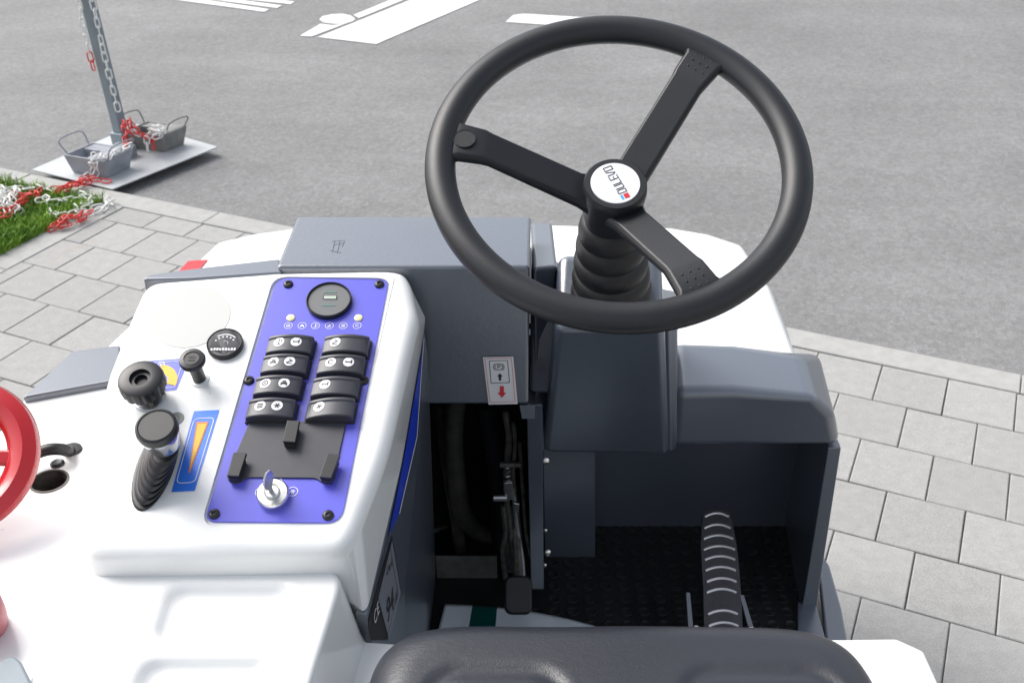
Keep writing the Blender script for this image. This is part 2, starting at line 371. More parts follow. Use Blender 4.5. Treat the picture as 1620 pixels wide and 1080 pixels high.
# painted marks on the road
def pmark(name, pix):
    bm = bmesh.new(); add_poly(bm, [onZ(x, y, RZ+.004) for x, y in pix]); return obj(name, bm, 'roadpaint', road)
pmark('road_marking', [(503, 59), (595, 70), (752, 3), (790, -14), (690, -16), (645, 2)])
pmark('road_marking', [(474, 57), (493, 58), (546, 38), (525, 40), (507, 38)])
pmark('road_marking', [(559, 24), (568, 29), (637, 1), (672, -14), (650, -16), (618, 0)])
pmark('road_marking', [(555, 25), (562, 30), (558, 34), (545, 38), (528, 38), (512, 36), (505, 31), (510, 26), (525, 23), (542, 22)])
pmark('road_marking', [(800, 35), (812, 24), (830, 22), (960, 30), (985, 44), (900, 42)])
for a in ([(255, -3), (418, 19), (426, 15), (300, -4)], [(315, -3), (438, 13), (446, 9), (350, -4)], [(365, -3), (460, 7), (466, 3), (410, -4)]): pmark('road_marking', a)

# grit lodged along the kerb
gr = random.Random(3); gb_ = bmesh.new()
for i in range(1500):
    e = gr.uniform(-4, 2.2); n = -3.242-abs(gr.gauss(0, .012)); rr_ = gr.uniform(.0012, .0045); c = G(e, n, RZ+rr_*.5)
    vs_ = [gb_.verts.new(c+Vector((gr.uniform(-1, 1), gr.uniform(-1, 1), gr.uniform(-.6, .8)))*rr_) for _ in range(4)]
    for t3 in ((0, 1, 2), (0, 2, 3), (0, 3, 1), (1, 3, 2)): gb_.faces.new([vs_[k] for k in t3])
tag(obj('road_grit', gb_, 'curb'), 'loose grit lying in the gutter along the kerb edge', 'grit', kind='stuff')
# grass bed
bm = prism([G(-9, -3.118, .004), G(-9, 3, .004), G(-3.235, 3, .004), G(-3.235, -3.118, .004)], (0, 0, -.012)); tag(obj('soil', bm, 'soil'), kind='structure')
g = random.Random(8); vs = []; fs = []
for i in range(26000):
    e = -3.222-abs(g.random()**1.3)*1.5; n = g.uniform(-3.125, -2.0)
    h = g.uniform(.018, .05)*(1+.5*noise.noise(Vector((e*3, n*3, 0)))); a = g.uniform(0, 2*pi); w = g.uniform(.0012, .0028); b = G(e, n, .003)
    d = Vector((cos(a), sin(a), 0)); l = d.cross(Z3)*w; ln = Vector((g.gauss(0, .5), g.gauss(0, .5), 0))*h
    k = len(vs); vs += [b-l, b+l, b+ln*.4+Z3*h*.65+l*.7, b+ln*.4+Z3*h*.65-l*.7, b+ln+Z3*h]; fs += [(k, k+1, k+2, k+3), (k+3, k+2, k+4)]
me = bpy.data.meshes.new('grass'); me.from_pydata(vs, [], fs); me.materials.append(M['grass']); go = bpy.data.objects.new('grass', me); COL.objects.link(go)
tag(go, 'strip of short green grass beside the kerb under the loose chains', 'grass', kind='stuff')

# ------------------------------------------------------------------ steel base plate, post, weights, chains
PZ = .008
pl = [onZ(50, 268, PZ), onZ(178, 299, PZ), onZ(345, 232, PZ), onZ(218, 196, PZ)]
bm = prism(round_poly(pl, .012, 3), (0, 0, -.006)); o = obj('steel_base_plate', bm, 'plate', bevel=.0015, segs=1); tag(o, 'flat square galvanised steel plate lying half on the kerb under the grey post', 'base plate')
post_base = (onZ(184, 232, PZ)+onZ(212, 228, PZ))/2
# post direction follows the leaning post in the photo: second point 1.6 m up
pc_lo = onZ(197, 232, PZ+.001); Yt = pc_lo.y
pc_hi = onY(135, -16, Yt-.02)
d = (pc_hi-pc_lo).normalized(); pc_top = pc_lo+d*2.6
post = empty('post', pc_lo, 'square grey steel post rising from the steel plate with chains hanging along it', 'post')
def sqbar(a, b, w, bm=None, u=None):
    d = (b-a).normalized(); u = (E2-d*E2.dot(d)).normalized(); v = d.cross(u); r = lambda p: [p+(u*sx+v*sy)*w/2 for sx, sy in ((-1, -1), (1, -1), (1, 1), (-1, 1))]
    return loft([r(a), r(b)], bm)
obj('pole', sqbar(pc_lo, pc_top, .049), 'galv', post, bevel=.006)
obj('pole_socket', sqbar(pc_lo+Vector((.0, 0, .0)), pc_lo+d*.075, .072), 'galv', post, bevel=.004)
fb = onZ(196, 247, PZ)
obj('foot_block', prism([fb+E2*sx*.05+N2*sy*.035 for sx, sy in ((-1, -1), (1, -1), (1, 1), (-1, 1))], (0, 0, .05)), 'galv', post, bevel=.004)

def crate(a, b, c, m, label):
    """a-b front bottom edge (left, right), c far end of the right bottom edge"""
    A = onZ(*a, PZ+.001); B = onZ(*b, PZ+.001); C = onZ(*c, PZ+.001); ux = (B-A); L = ux.length; ux.normalize(); uy = (C-B); D = uy.length; uy.normalize(); Hh = .085
    r = empty('weight_crate', (A+C)/2, label, 'ballast crate', 'ballast crates on the steel plate')
    def P(x, y, z): return A+ux*x+uy*y+Z3*z
    def rg(z, s, ins=0): return [P(-s+ins, -s+ins, z), P(L+s-ins, -s+ins, z), P(L+s-ins, D+s-ins, z), P(-s+ins, D+s-ins, z)]
    bm = loft([rg(0, 0), rg(Hh, .017), rg(Hh, .017, .008), rg(Hh*.55, .005, .012)])
    obj('crate_body', bm, m, r, bevel=.002, segs=2)
    bm = prism([P(L*.58, -.008, Hh*.5), P(L*.58, D+.008, Hh*.5), P(L+.008, D+.008, Hh*.5), P(L+.008, -.008, Hh*.5)], (0, 0, Hh*.52)); obj('ballast_block', bm, m, r, bevel=.002, segs=2)
    bm = prism([P(-.005, D*.62, Hh*.5), P(-.005, D+.008, Hh*.5), P(L*.55, D+.008, Hh*.5), P(L*.55, D*.62, Hh*.5)], (0, 0, Hh*.45)); obj('ballast_block', bm, m, r, bevel=.002, segs=2)
    for x, s in ((-.014, -1), (L+.014, 1)):
        pts = [P(x, .01, Hh-.01), P(x+s*.03, .0, Hh+.045), P(x+s*.034, .03, Hh+.058), P(x+s*.034, D-.03, Hh+.058), P(x+s*.03, D, Hh+.045), P(x, D-.01, Hh-.01)]
        obj('handle', tube(smooth_path(pts, 4), .0035, 6), m, r, smooth=True)
    return r
crate((116, 273), (169, 282), (206, 265), 'crate', 'blue-grey steel ballast crate with wire handles on the left of the plate')
crate((209, 234), (260, 241), (291, 228), 'crate2', 'darker weathered steel ballast crate on the right of the plate heaped with white chain')

def link_mesh(mt, L=.046, Wd=.022, r=.0030):
    bm = bmesh.new(); n = 14; k = 6; rings = []
    hs = (L-Wd)/2
    for i in range(n):
        a = 2*pi*i/n; c = Vector((cos(a)*Wd/2+(hs if cos(a) > 1e-6 else -hs if cos(a) < -1e-6 else 0), sin(a)*Wd/2, 0)); o_ = Vector((cos(a), sin(a), 0))
        rings.append([bm.verts.new(c+(o_*cos(2*pi*j/k)+Z3*sin(2*pi*j/k))*r) for j in range(k)])
    for i in range(n):
        for j in range(k): bm.faces.new((rings[i][j], rings[(i+1) % n][j], rings[(i+1) % n][(j+1) % k], rings[i][(j+1) % k]))
    bmesh.ops.recalc_face_normals(bm, faces=bm.faces[:])
    me = bpy.data.meshes.new('link'); bm.to_mesh(me); bm.free(); me.materials.append(M[mt])
    for p in me.polygons: p.use_smooth = True
    return me
LKW, LKR = link_mesh('chain_white'), link_mesh('chain_red')
cr = random.Random(12)
def chain(label, runs, group='red and white plastic chains'):
    """runs: list of (points, colour pattern fn(i)->'w'/'r', jitter)"""
    first = Vector(runs[0][0][0]); root = empty('plastic_chain', first, label, 'chain', group); step = .037; count = 0
    for pts, colf, jit in runs:
        P = smooth_path(pts, 10); acc = 0; i = 0; nxt = 0
        for a, b in zip(P, P[1:]):
            L = (b-a).length
            while nxt <= acc+L and L > 0:
                p = a+(b-a)*((nxt-acc)/L); d = (b-a).normalized()
                u = d; s = d.orthogonal().normalized(); q = Matrix.Rotation((i % 2)*pi/2+.6+cr.gauss(0, .3), 3, d)
                s = q @ s; t = u.cross(s); mtx = Matrix((u, s, t)).transposed().to_4x4()
                jv = Vector((cr.gauss(0, jit), cr.gauss(0, jit), abs(cr.gauss(0, jit*.4)))); mtx.translation = p+jv
                if jit > 0: mtx = Matrix.Translation(p+jv) @ Matrix.Rotation(cr.gauss(0, .35), 4, 'Z') @ Matrix.Translation(-(p+jv)) @ mtx
                o = bpy.data.objects.new('link', LKW if colf(i) == 'w' else LKR); COL.objects.link(o); o.parent = root; o.matrix_parent_inverse = Matrix.Translation(-first); o.matrix_world = mtx
                o.matrix_basis = mtx
                i += 1; nxt += step; count += 1
            acc += L
    return root
side = E2*.042+N2*.02
def alongpost(t, off): return pc_lo+d*t+off
wv = lambda i: 'w'; rv = lambda i: 'r'
chain('white plastic chain hanging down the right side of the grey post', [([onY(141, -20, Yt-.07), onY(152, 28, Yt-.07), onY(168, 100, Yt-.07), onY(189, 182, Yt-.07)], lambda i: 'r' if i < 1 else 'w', 0)])
chain('white and red plastic chain hanging down the left side of the grey post', [([onY(120, -20, Yt-.05), onY(128, 20, Yt-.05), onY(138, 72, Yt-.05), onY(149, 112, Yt-.05)], lambda i: 'r' if i > 7 else 'w', 0)])
c2 = [onZ(201, 190, .17), onZ(198, 212, .13), onZ(202, 238, .06)]
chain('red and white chain knotted beside the post foot running into the right crate', [
    ([onZ(196, 196, .15), onZ(196, 215, .12), onZ(200, 236, .08)], rv, .004), ([onZ(202, 198, .15), onZ(204, 215, .12), onZ(202, 236, .07)], rv, .004),
    ([onZ(197, 200, .15), onZ(206, 192, .15), onZ(216, 208, .13), onZ(228, 216, .11)], rv, .003), ([onZ(205, 200, .13), onZ(214, 210, .12), onZ(232, 218, .10)], lambda i: 'w' if i < 3 else 'r', .003),
    ([onZ(232, 222, .09), onZ(233, 234, .05)], wv, .0), ([onZ(237, 214, .1), onZ(242, 205, .12), onZ(256, 204, .12), onZ(262, 212, .1)], wv, .008),
    ([onZ(244, 212, .1), onZ(252, 206, .12), onZ(263, 205, .12)], wv, .01), ([onZ(248, 203, .11), onZ(256, 212, .11), onZ(240, 218, .09)], wv, .008),
    ([onZ(241, 216, .09), onZ(243, 232, .05)], rv, .002), ([onZ(250, 208, .13), onZ(243, 203, .13), onZ(238, 212, .1)], wv, .006)])
chain('white then red chain draped over the front of the left crate', [
    ([onZ(200, 232, .11), onZ(190, 238, .1), onZ(178, 244, .1), onZ(165, 250, .1)], wv, .004), ([onZ(202, 236, .09), onZ(186, 240, .1), onZ(170, 250, .09)], wv, .004),
    ([onZ(158, 248, .1), onZ(148, 252, .1), onZ(146, 262, .07), onZ(146, 272, .03), onZ(138, 280, .02), onZ(120, 290, .02), onZ(100, 298, .02), onZ(80, 300, .02)], lambda i: 'w' if i < 5 else 'r', .005),
    ([onZ(152, 250, .1), onZ(153, 262, .07), onZ(150, 276, .03), onZ(135, 286, .02), onZ(112, 297, .02), onZ(85, 306, .02)], lambda i: 'w' if i < 3 else 'r', .006),
    ([onZ(165, 287, .015), onZ(145, 286, .02), onZ(125, 292, .03), onZ(104, 296, .04), onZ(84, 303, .04)], rv, .008)])
heap = [
    ([onZ(78, 300, .02), onZ(50, 298, .03), onZ(25, 297, .03), onZ(-10, 300, .03)], wv, .01),
    ([onZ(60, 300, .04), onZ(48, 312, .04), onZ(36, 322, .04)], rv, .014), ([onZ(28, 306, .05), onZ(40, 308, .05), onZ(52, 305, .05)], rv, .012),
    ([onZ(54, 308, .04), onZ(42, 318, .05), onZ(33, 326, .03)], rv, .012),
    ([onZ(10, 300, .06), onZ(14, 318, .05), onZ(17, 332, .03)], wv, .012), ([onZ(-6, 310, .06), onZ(6, 322, .05), onZ(24, 332, .03)], wv, .016),
    ([onZ(2, 300, .05), onZ(-4, 316, .05), onZ(10, 336, .03)], wv, .014), ([onZ(22, 316, .05), onZ(30, 328, .03), onZ(20, 342, .02)], wv, .012),
    ([onZ(18, 300, .06), onZ(22, 312, .06), onZ(2, 330, .04)], wv, .014), ([onZ(20, 331, .04), onZ(8, 336, .04), onZ(-8, 342, .03)], rv, .008), ([onZ(20, 335, .03), onZ(5, 342, .03), onZ(-8, 346, .03)], rv, .006),
    ([onZ(72, 312, .03), onZ(62, 318, .03), onZ(54, 321, .03)], wv, .008)]
chain('tangled heap of white and red chain lying on the grass at the left edge', heap)
chain('loose white chain ending in red links lying across the grass edge and kerb', [
    ([onZ(80, 320, .03), onZ(105, 318, .03), onZ(125, 313, .03), onZ(155, 313, .02)], wv, .006),
    ([onZ(132, 308, .03), onZ(140, 316, .03), onZ(128, 325, .03), onZ(124, 332, .03)], wv, .008),
    ([onZ(80, 335, .03), onZ(95, 341, .03), onZ(115, 336, .03), onZ(140, 331, .02), onZ(165, 325, .015), onZ(177, 317, .015)], wv, .006),
    ([onZ(172, 316, .02), onZ(168, 326, .02), onZ(150, 335, .015), onZ(138, 341, .015)], wv, .004),
    ([onZ(138, 340, .03), onZ(120, 345, .03), onZ(104, 347, .03), onZ(85, 362, .015)], rv, .009),
    ([onZ(134, 345, .02), onZ(115, 352, .02), onZ(100, 356, .02), onZ(86, 360, .02)], rv, .008), ([onZ(112, 342, .04), onZ(100, 345, .04), onZ(92, 354, .03)], rv, .008)])

# ================================================================== THE RIDE-ON SWEEPER
mac = empty('ride_on_sweeper', (-.05, 1.1, 0), 'white and slate-grey ride-on sweeping machine with steering wheel, blue switch panel and black seat', 'sweeping machine')
def part(name, bm, m, **k): return obj(name, bm, m, k.pop('parent', mac), **k)
WZ = .88
# ---- nose
nose = [onZ(x, y, WZ) for x, y in [(345, 381), (400, 368), (480, 357), (640, 351), (840, 353), (1060, 358), (1120, 368), (1172, 385), (1217, 452), (1262, 572)]] + [Vector((.47, 1.42, WZ)), Vector((-.68, 1.42, WZ)), onZ(166, 548, WZ)]
def scale_to(p, c, s): return c+(p-c)*s
c0 = sum(nose, Vector())/len(nose)
def lower(p, dx, dz):
    q = p.copy(); v = Vector((p.x-c0.x, p.y-c0.y, 0)).normalized()
    if p.y < 1.5: v = Vector((math.copysign(1, p.x-c0.x), 0, 0))
    return q+v*dx-Z3*dz
fb_ = part('front_body', loft([nose, [lower(p, .025, .05) for p in nose], [lower(p, .035, .30) for p in nose], [lower(p, .01, .66) for p in nose]]), 'white', bevel=.018, segs=4, angle=20)
bool_cut(fb_, [prism([(-.42, 1.2, .1), (.60, 1.2, .1), (.60, 1.64, .1), (-.42, 1.64, .1)], (0, 0, .755))])
flat('red_reflector', [onZ(x, y, WZ+.001) for x, y in [(298, 413), (329, 411), (316, 426), (283, 429)]], 'red_print', mac)
# ---- lower hull, wheels, rear bodywork (behind and below the operator)
part('side_skirt', prism([(-.685, -.7, .12), (-.685, 1.5, .12), (-.34, 1.5, .12), (-.34, -.7, .12)], (0, 0, .765)), 'white', bevel=.02)
part('rear_hood', prism([(-.15, -.7, .14), (-.15, .33, .14), (.50, .33, .14), (.50, -.7, .14)], (0, 0, .95)), 'white', bevel=.03)  # out of view; added partly to darken the upright faces towards the seat
part('chassis', prism([(-.14, .3, .16), (-.14, 1.62, .16), (.53, 1.62, .16), (.53, .3, .16)], (0, 0, .26)), 'dark', bevel=.01)
for x, y in ((-.72, .1), (.52, .1), (-.1, 1.75)):
    c = Vector((x, y, .15)); w_ = part('wheel', lathe(c, X3, [(.09, 0), (.14, .005), (.15, .02), (.15, .07), (.14, .085), (.09, .09)], 32), 'tyre', smooth=True)
    obj('rim', lathe(c+X3*.01, X3, [(.085, -.015), (.088, .085)], 24), 'steel', w_)
# ---- deck (white) in front of the seat, with footwell cut-out
dz = .90
Yd = onZ(600, 1014, dz).y
deck = [Vector((-.50, .34, dz)), Vector((-.50, .92, dz)), Vector((-.180, .92, dz)), onZ(578, 1013, dz), onZ(625, 1016, dz), onZ(1350, 1009, dz), onZ(1418, 1008, dz), onZ(1462, 1028, dz), onZ(1490, 1090, dz), onZ(1500, 1180, dz), Vector((.46, .34, dz))]
part('seat_deck', prism(deck, (0, 0, -.42)), 'white', bevel=.004)
# ---- left body
lb = .980
left = [Vector((-.688, .34, lb)), Vector((-.688, 1.30, lb)), onZ(40, 636, lb), onZ(178, 611, lb), Vector((-.47, 1.27, lb)), Vector((-.44, .34, lb))]
left = [Vector((-.688, .34, lb)), onZ(38, 634, lb), onZ(178, 610, lb)+Vector((.08, .02, 0)), Vector((-.44, .34, lb))]
lo_ = part('left_body', prism(left, (0, 0, -.25)), 'white')
hc = onZ(78, 761, lb); hole = lathe(hc-Z3*.05, Z3, [(.0215, 0), (.0215, .1)], 32)
bool_cut(lo_, [hole]); lo_.modifiers.clear(); lo_.data.polygons.foreach_set('use_smooth', [False]*len(lo_.data.polygons))
part('filler_neck', loft([ring_pts(hc+Z3*.0012, .0230, X3, Y3, 32), ring_pts(hc+Z3*.0012, .0205, X3, Y3, 32), ring_pts(hc-Z3*.03, .0200, X3, Y3, 32)], cap=False), 'grimy', smooth=True)
part('filler_bottom', lathe(hc-Z3*.032, Z3, [(.022, 0), (.021, .004)], 32), 'grimy')
sc = onZ(91, 734, lb); part('rubber_grommet', lathe(sc, Z3, [(.0085, 0), (.0085, .002), (.006, .004), (.0035, .003)], 20), 'boot', smooth=True)
gc = onZ(113, 712, lb); part('cable_gland', lathe(gc, Z3, [(.0135, 0), (.0125, .003), (.008, .004)], 24), 'boot', smooth=True)
part('cable', tube(smooth_path([onZ(112, 713, lb-.01), onZ(106, 712, lb+.012), onZ(92, 710, lb+.022), onZ(76, 711, lb+.024), onZ(58, 717, lb+.02), onZ(40, 728, lb+.02), onZ(15, 745, lb+.012)], 6), .0075, 10), 'boot', smooth=True)
# rear left slate plate
gp = [onZ(x, y, .990) for x, y in [(36, 628), (113, 555), (182, 546), (190, 546), (190, 604), (172, 603)]]
part('side_cover_plate', prism(gp, (0, 0, -.03)), 'slate', bevel=.003)
part('hopper_side', prism([Vector((-.685, 1.27, .91)), Vector((-.66, 1.43, .91)), Vector((-.45, 1.43, .91)), Vector((-.45, 1.27, .91))], (0, 0, -.6)), 'white', bevel=.01)

# ---- console cover
SL = tan(radians(21.9)); PN = Vector((0, -SL, 1)).normalized(); P0 = Vector((0, 1.235, 1.171)); PL = Vector((.079*.0+0, cos(radians(21.9)), sin(radians(21.9))))
def pc(x, y, off=0): return hit(x, y, P0+PN*off, PN)
WN = Vector((1, -.134, 0)).normalized(); WP = Vector((-.112, 1.22, 0))
def pw(x, y, off=0): return hit(x, y, WP+WN*off, WN)
top = [(229, 441), (440, 425), (560, 422), (634, 421), (646, 432), (657, 480), (662, 505), (607, 700), (532, 872), (400, 876), (128, 874), (128, 850), (165, 600), (200, 500)]
top = [(229, 441), (440, 425), (634, 421), (650, 440), (663, 500), (612, 720), (562, 850), (538, 876), (124, 883), (163, 600), (203, 498)]
T = [pc(x, y) for x, y in top]
sideB = {4: pw(672, 515), 5: pw(637, 725), 6: pw(579, 974)}
B1 = []
for i, p in enumerate(T):
    if i in (4, 5): B1.append(sideB[i])
    elif i == 3: B1.append(p+Vector((.016, .002, -.05)))
    elif i == 6: B1.append(sideB[6])
    elif i == 7: B1.append(onZ(556, 948, .945))
    elif i == 8: B1.append(Vector((p.x-.004, p.y+.012, .965)))
    else: B1.append(p+Vector((-.004 if i > 7 else 0, 0, -.10)))
cB1 = sum(B1, Vector())/len(B1); B2 = []
for i, b in enumerate(B1):
    q = b.copy(); q.z -= .04; q += (cB1-b).normalized()*(.02 if i in (4, 5, 6, 7) else .002); B2.append(q)
RAD = [.022, 0, .03, .02, .01, .03, .02, .022, .024, .02, .02]
Tr = round_poly(T, RAD, 4); B1r = round_poly(B1, RAD, 4); B2r = round_poly(B2, RAD, 4); nT = len(Tr)
def inset(ps, d):
    out = []
    for i, p in enumerate(ps):
        a = (p-ps[i-1]).normalized(); b = (ps[(i+1) % len(ps)]-p).normalized(); t_ = (a+b).normalized(); nn = PN.cross(t_)
        out.append(p+nn*d)
    return out
sgn = 1 if (sum(inset(Tr, .01)[0][k]*0 for k in range(3)) == 0 and (inset(Tr, .01)[0]-cB1).length < (Tr[0]-cB1).length) else -1
rc_ = .017; rings = []
for k in range(7):
    f = k/6*pi/2; rings.append([p-PN*rc_*(1-cos(f)) for p in inset(Tr, sgn*rc_*(1-sin(f)))])
con = part('console_cover', loft(rings+[B1r, B2r]), 'white', smooth=True)
pan = [(437, 441), (618, 446), (611, 500), (574, 680), (543, 828), (326, 826), (322, 790), (372, 640), (425, 462)]
panq = [(433, 437), (620, 440), (544, 834), (317, 832)]
pq = round_poly([pc(x, y) for x, y in panq], [.02, .02, .02, .02], 6)
cc = sum(pq, Vector())/len(pq)
oc = pc(302, 501)
rec = loft([[p+PN*.02+(p-cc).normalized()*.006 for p in pq], [p+PN*.0005+(p-cc).normalized()*.0005 for p in pq], [p-PN*.004-(p-cc).normalized()*.0005 for p in pq]])
bool_cut(con, [rec])
u_, v_, _ = Vector((1, 0, 0)), PL, 0
ell = [oc+X3*cos(a)*.048+PL*sin(a)*.048 for a in [2*pi*i/48 for i in range(48)]]
part('blanking_disc', prism(ell, PN*.0006), 'cream', bevel=.0004, segs=1)
# control panel plate
pp = [(438, 441), (616, 443), (540, 828), (324, 826)]
pb = round_poly([pc(x, y, -.004) for x, y in pp], [.018, .014, .018, .012], 6)
panel = part('control_panel', prism(pb, PN*.0022), 'panel', bevel=.0004, segs=1)
PO = -.0017   # panel surface offset from cover plane
def screw(x, y, r=.0062):
    c = pc(x, y, PO); s = obj('screw', lathe(c, PN, [(r, 0), (r, .0012), (r*.8, .0026), (r*.45, .0030), (r*.40, .0014)], 20), 'black', panel, smooth=True)
    return s
for q in [(456, 450), (600, 450), (394, 602), (575, 602), (339, 813), (519, 815)]: screw(*q)
# hour meter
hm = pc(521, 478, PO); meter = part('hour_meter', lathe(hm, PN, [(.0280, 0), (.0280, .006), (.0268, .0072), (.0258, .0062), (.0255, .0040)], 40), 'black', smooth=True)
hs = hm+PN*.0041
obj('meter_face', lathe(hs-PN*.0004, PN, [(.0254, 0), (.0254, .0008)], 40), 'meter', meter)
bm = bmesh.new()
for k, (w, h, m_) in enumerate([(.0175, .0062, 0)]):
    add_poly(bm, [hs+X3*sx*w+PL*sy*h+PN*.0010+PL*.004+X3*.001 for sx, sy in ((-.5, -.5), (.5, -.5), (.5, .5), (-.5, .5))])
obj('display_bezel', bm, 'ink', meter, recalc=False)
bm = bmesh.new(); add_poly(bm, [hs+X3*(sx*.0150+.0012)+PL*(sy*.0046+.0034)+PN*.0014 for sx, sy in ((-.5, -.5), (.5, -.5), (.5, .5), (-.5, .5))])
obj('display_glass', bm, mat('lcd_glass', (.45, .52, .44), .25), meter, recalc=False)
bm = bmesh.new()
for i in range(6):
    for off in (.0125, -.0085): c = hs+PL*off+PN*.0010+X3*(-.007+.0028*i); add_poly(bm, [c+X3*a*.0009+PL*b*.0013 for a, b in ((-1, -1), (1, -1), (1, 1), (-1, .6))])
obj('printed_text', bm, mat('green_print', (.10, .25, .20), .5), meter, recalc=False)
# indicator lamps and ring symbols
for q in [(460, 503), (567, 503)]:
    part('indicator_lamp', lathe(pc(*q, PO), PN, [(.0052, 0), (.0050, .0010), (.003, .0020)], 20), 'led', smooth=True)
def glyph(bm, c, u, v, s, kind, mi):
    def q(x, y, w, h, a=0):
        r = [(-w/2, -h/2), (w/2, -h/2), (w/2, h/2), (-w/2, h/2)]; ca, sa = cos(a), sin(a)
        add_poly(bm, [c+u*(x+px*ca-py*sa)*s+v*(y+px*sa+py*ca)*s for px, py in r], mi)
    if kind == 0: q(0, .1, .16, 1.0); q(.0, -.45, .7, .14); q(.35, .2, .14, .6, .3)
    elif kind == 1: q(0, -.1, .9, .34); q(0, .25, .5, .22); q(-.4, -.35, .2, .2); q(.4, -.35, .2, .2)
    elif kind == 2: q(-.1, -.1, .8, .18, .5); q(.15, .2, .7, .16, -.6); q(0, -.42, .8, .14)
    elif kind == 3: add_ring(bm, c, s*.32, s*.48, u, v, mi, 14); q(0, 0, .25, .25)
    elif kind == 4: q(-.4, 0, .14, .3); q(0, 0, .75, .16, .12); q(.42, .1, .16, .7)
    elif kind == 5:
        for a in (0, 1.05, 2.1): q(0, 0, .95, .15, a)
    elif kind == 6: q(0, .3, .9, .2); q(0, 0, .9, .16); q(0, -.3, .9, .2)
    elif kind == 7: add_ring(bm, c, s*.30, s*.45, u, v, mi, 10, .4, 3.4); q(.1, -.3, .8, .14, -.2); q(-.3, 0, .14, .5)
for i, x in enumerate((456, 478, 499, 521, 543, 565)):
    c = pc(x, 515, PO+.0004); bm = bmesh.new(); add_ring(bm, c, .0046, .0052, X3, PL, 0, 20); glyph(bm, c, X3, PL, .0050, (3, 1, 0, 2, 6, 7)[i], 0)
    obj('printed_symbol', bm, 'print', panel, recalc=False)
for x, y, k in ((412, 778, 3), (438, 762, 7), (463, 777, 5)):
    c = pc(x, y, PO+.0004); bm = bmesh.new(); add_ring(bm, c, .0052, .0059, X3, PL, 0, 20); glyph(bm, c, X3, PL, .0056, k, 0); obj('printed_symbol', bm, 'print', panel, recalc=False)
# rocker switches
LS = Vector((.070, cos(radians(21.9)), sin(radians(21.9)))).normalized()
def rocker(x, y, discs, tilt=0):
    HT = .0155; c = pc(x, y, HT)-PN*HT+PN*PO; hw, hd = .0275, .0122
    def hgt(s, t): return .0115+.0052*(1-s*s)+tilt*s*.0035+(.0015 if t > .62 else 0)
    def pt(s, t, h): return c+X3*s*hw*(1-.03*(1 if h > .006 else 0))+LS*t*hd+PN*h
    bm = bmesh.new(); n = 12; ts = [-1, -.9, .55, .68, .93, 1]; grid = []
    for t in ts:
        e_ = .0012 if abs(t) == 1 else 0
        grid.append([bm.verts.new(pt(-1+2*i/n, t, hgt(-1+2*i/n, t)-e_-(.0008 if i in (0, n) else 0))) for i in range(n+1)])
    for a, b in zip(grid, grid[1:]):
        for i in range(n): bm.faces.new((a[i], a[i+1], b[i+1], b[i]))
    base = [[bm.verts.new(pt(-1+2*i/n, t, 0)) for i in range(n+1)] for t in (-1, 1)]
    for i in range(n): bm.faces.new((base[0][i], base[0][i+1], grid[0][i+1], grid[0][i])); bm.faces.new((base[1][i+1], base[1][i], grid[-1][i], grid[-1][i+1]))
    for i in (0, n):
        col = [g_[i] for g_ in grid]; f = bm.faces.new([base[0][i]]+col+[base[1][i]])
    bm.faces.new(base[0]+base[1][::-1])
    o = part('rocker_switch', bm, 'switch'); o.data.polygons.foreach_set('use_smooth', [True]*len(o.data.polygons))
    b = o.modifiers.new('bevel', 'BEVEL'); b.width = .0008; b.segments = 2; b.limit_method = 'ANGLE'; b.angle_limit = radians(40); b.harden_normals = True
    for (dx, dy, kind) in discs:
        dc = pc(dx, dy, HT); s0 = (dc-(c+PN*(HT-PO))).dot(X3)/hw; t0 = (dc-(c+PN*(HT-PO))).dot(PL)/hd; t0 = max(-.25, min(.1, t0))
        bm = bmesh.new(); R = .0065
        def sp(x_, y_, e_=.0004): 
            s = s0+x_/hw; return pt(s, t0+y_/hd, hgt(s, 0)+e_)
        cv = bm.verts.new(sp(0, 0)); rg = [bm.verts.new(sp(R*cos(2*pi*i/20), R*sin(2*pi*i/20))) for i in range(20)]
        for i in range(20): bm.faces.new((cv, rg[i], rg[(i+1) % 20]))
        cc_ = sp(0, 0, .0007); slope = (sp(.002, 0)-sp(-.002, 0)).normalized()
        glyph(bm, cc_, slope, LS, .0078, kind, 1)
        obj('switch_symbol', bm, ['print', 'ink'], o, recalc=False)
    # bezel under the rocker
    bz = [c+X3*sx*(hw+.0012)+LS*sy*(hd+.0012) for sx, sy in ((-1, -1), (1, -1), (1, 1), (-1, 1))]
    obj('switch_bezel', prism(bz, PN*.0030), 'ink', o, bevel=.0006, segs=1)
rocker(457, 541, [(441, 535, 0), (469, 536, 4)])
rocker(449, 572, [(432, 566, 1), (459, 566, 2)])
rocker(438, 606, [(419, 600, 3), (450, 601, 1)])
rocker(427, 642, [(411, 636, 6), (439, 636, 5)])
rocker(546, 541, [(530, 534, 2)])
rocker(538, 573, [(523, 564, 7), (552, 568, 4)])
rocker(529, 608, [(514, 600, 4)])
rocker(521, 642, [(504, 636, 5)], tilt=.9)
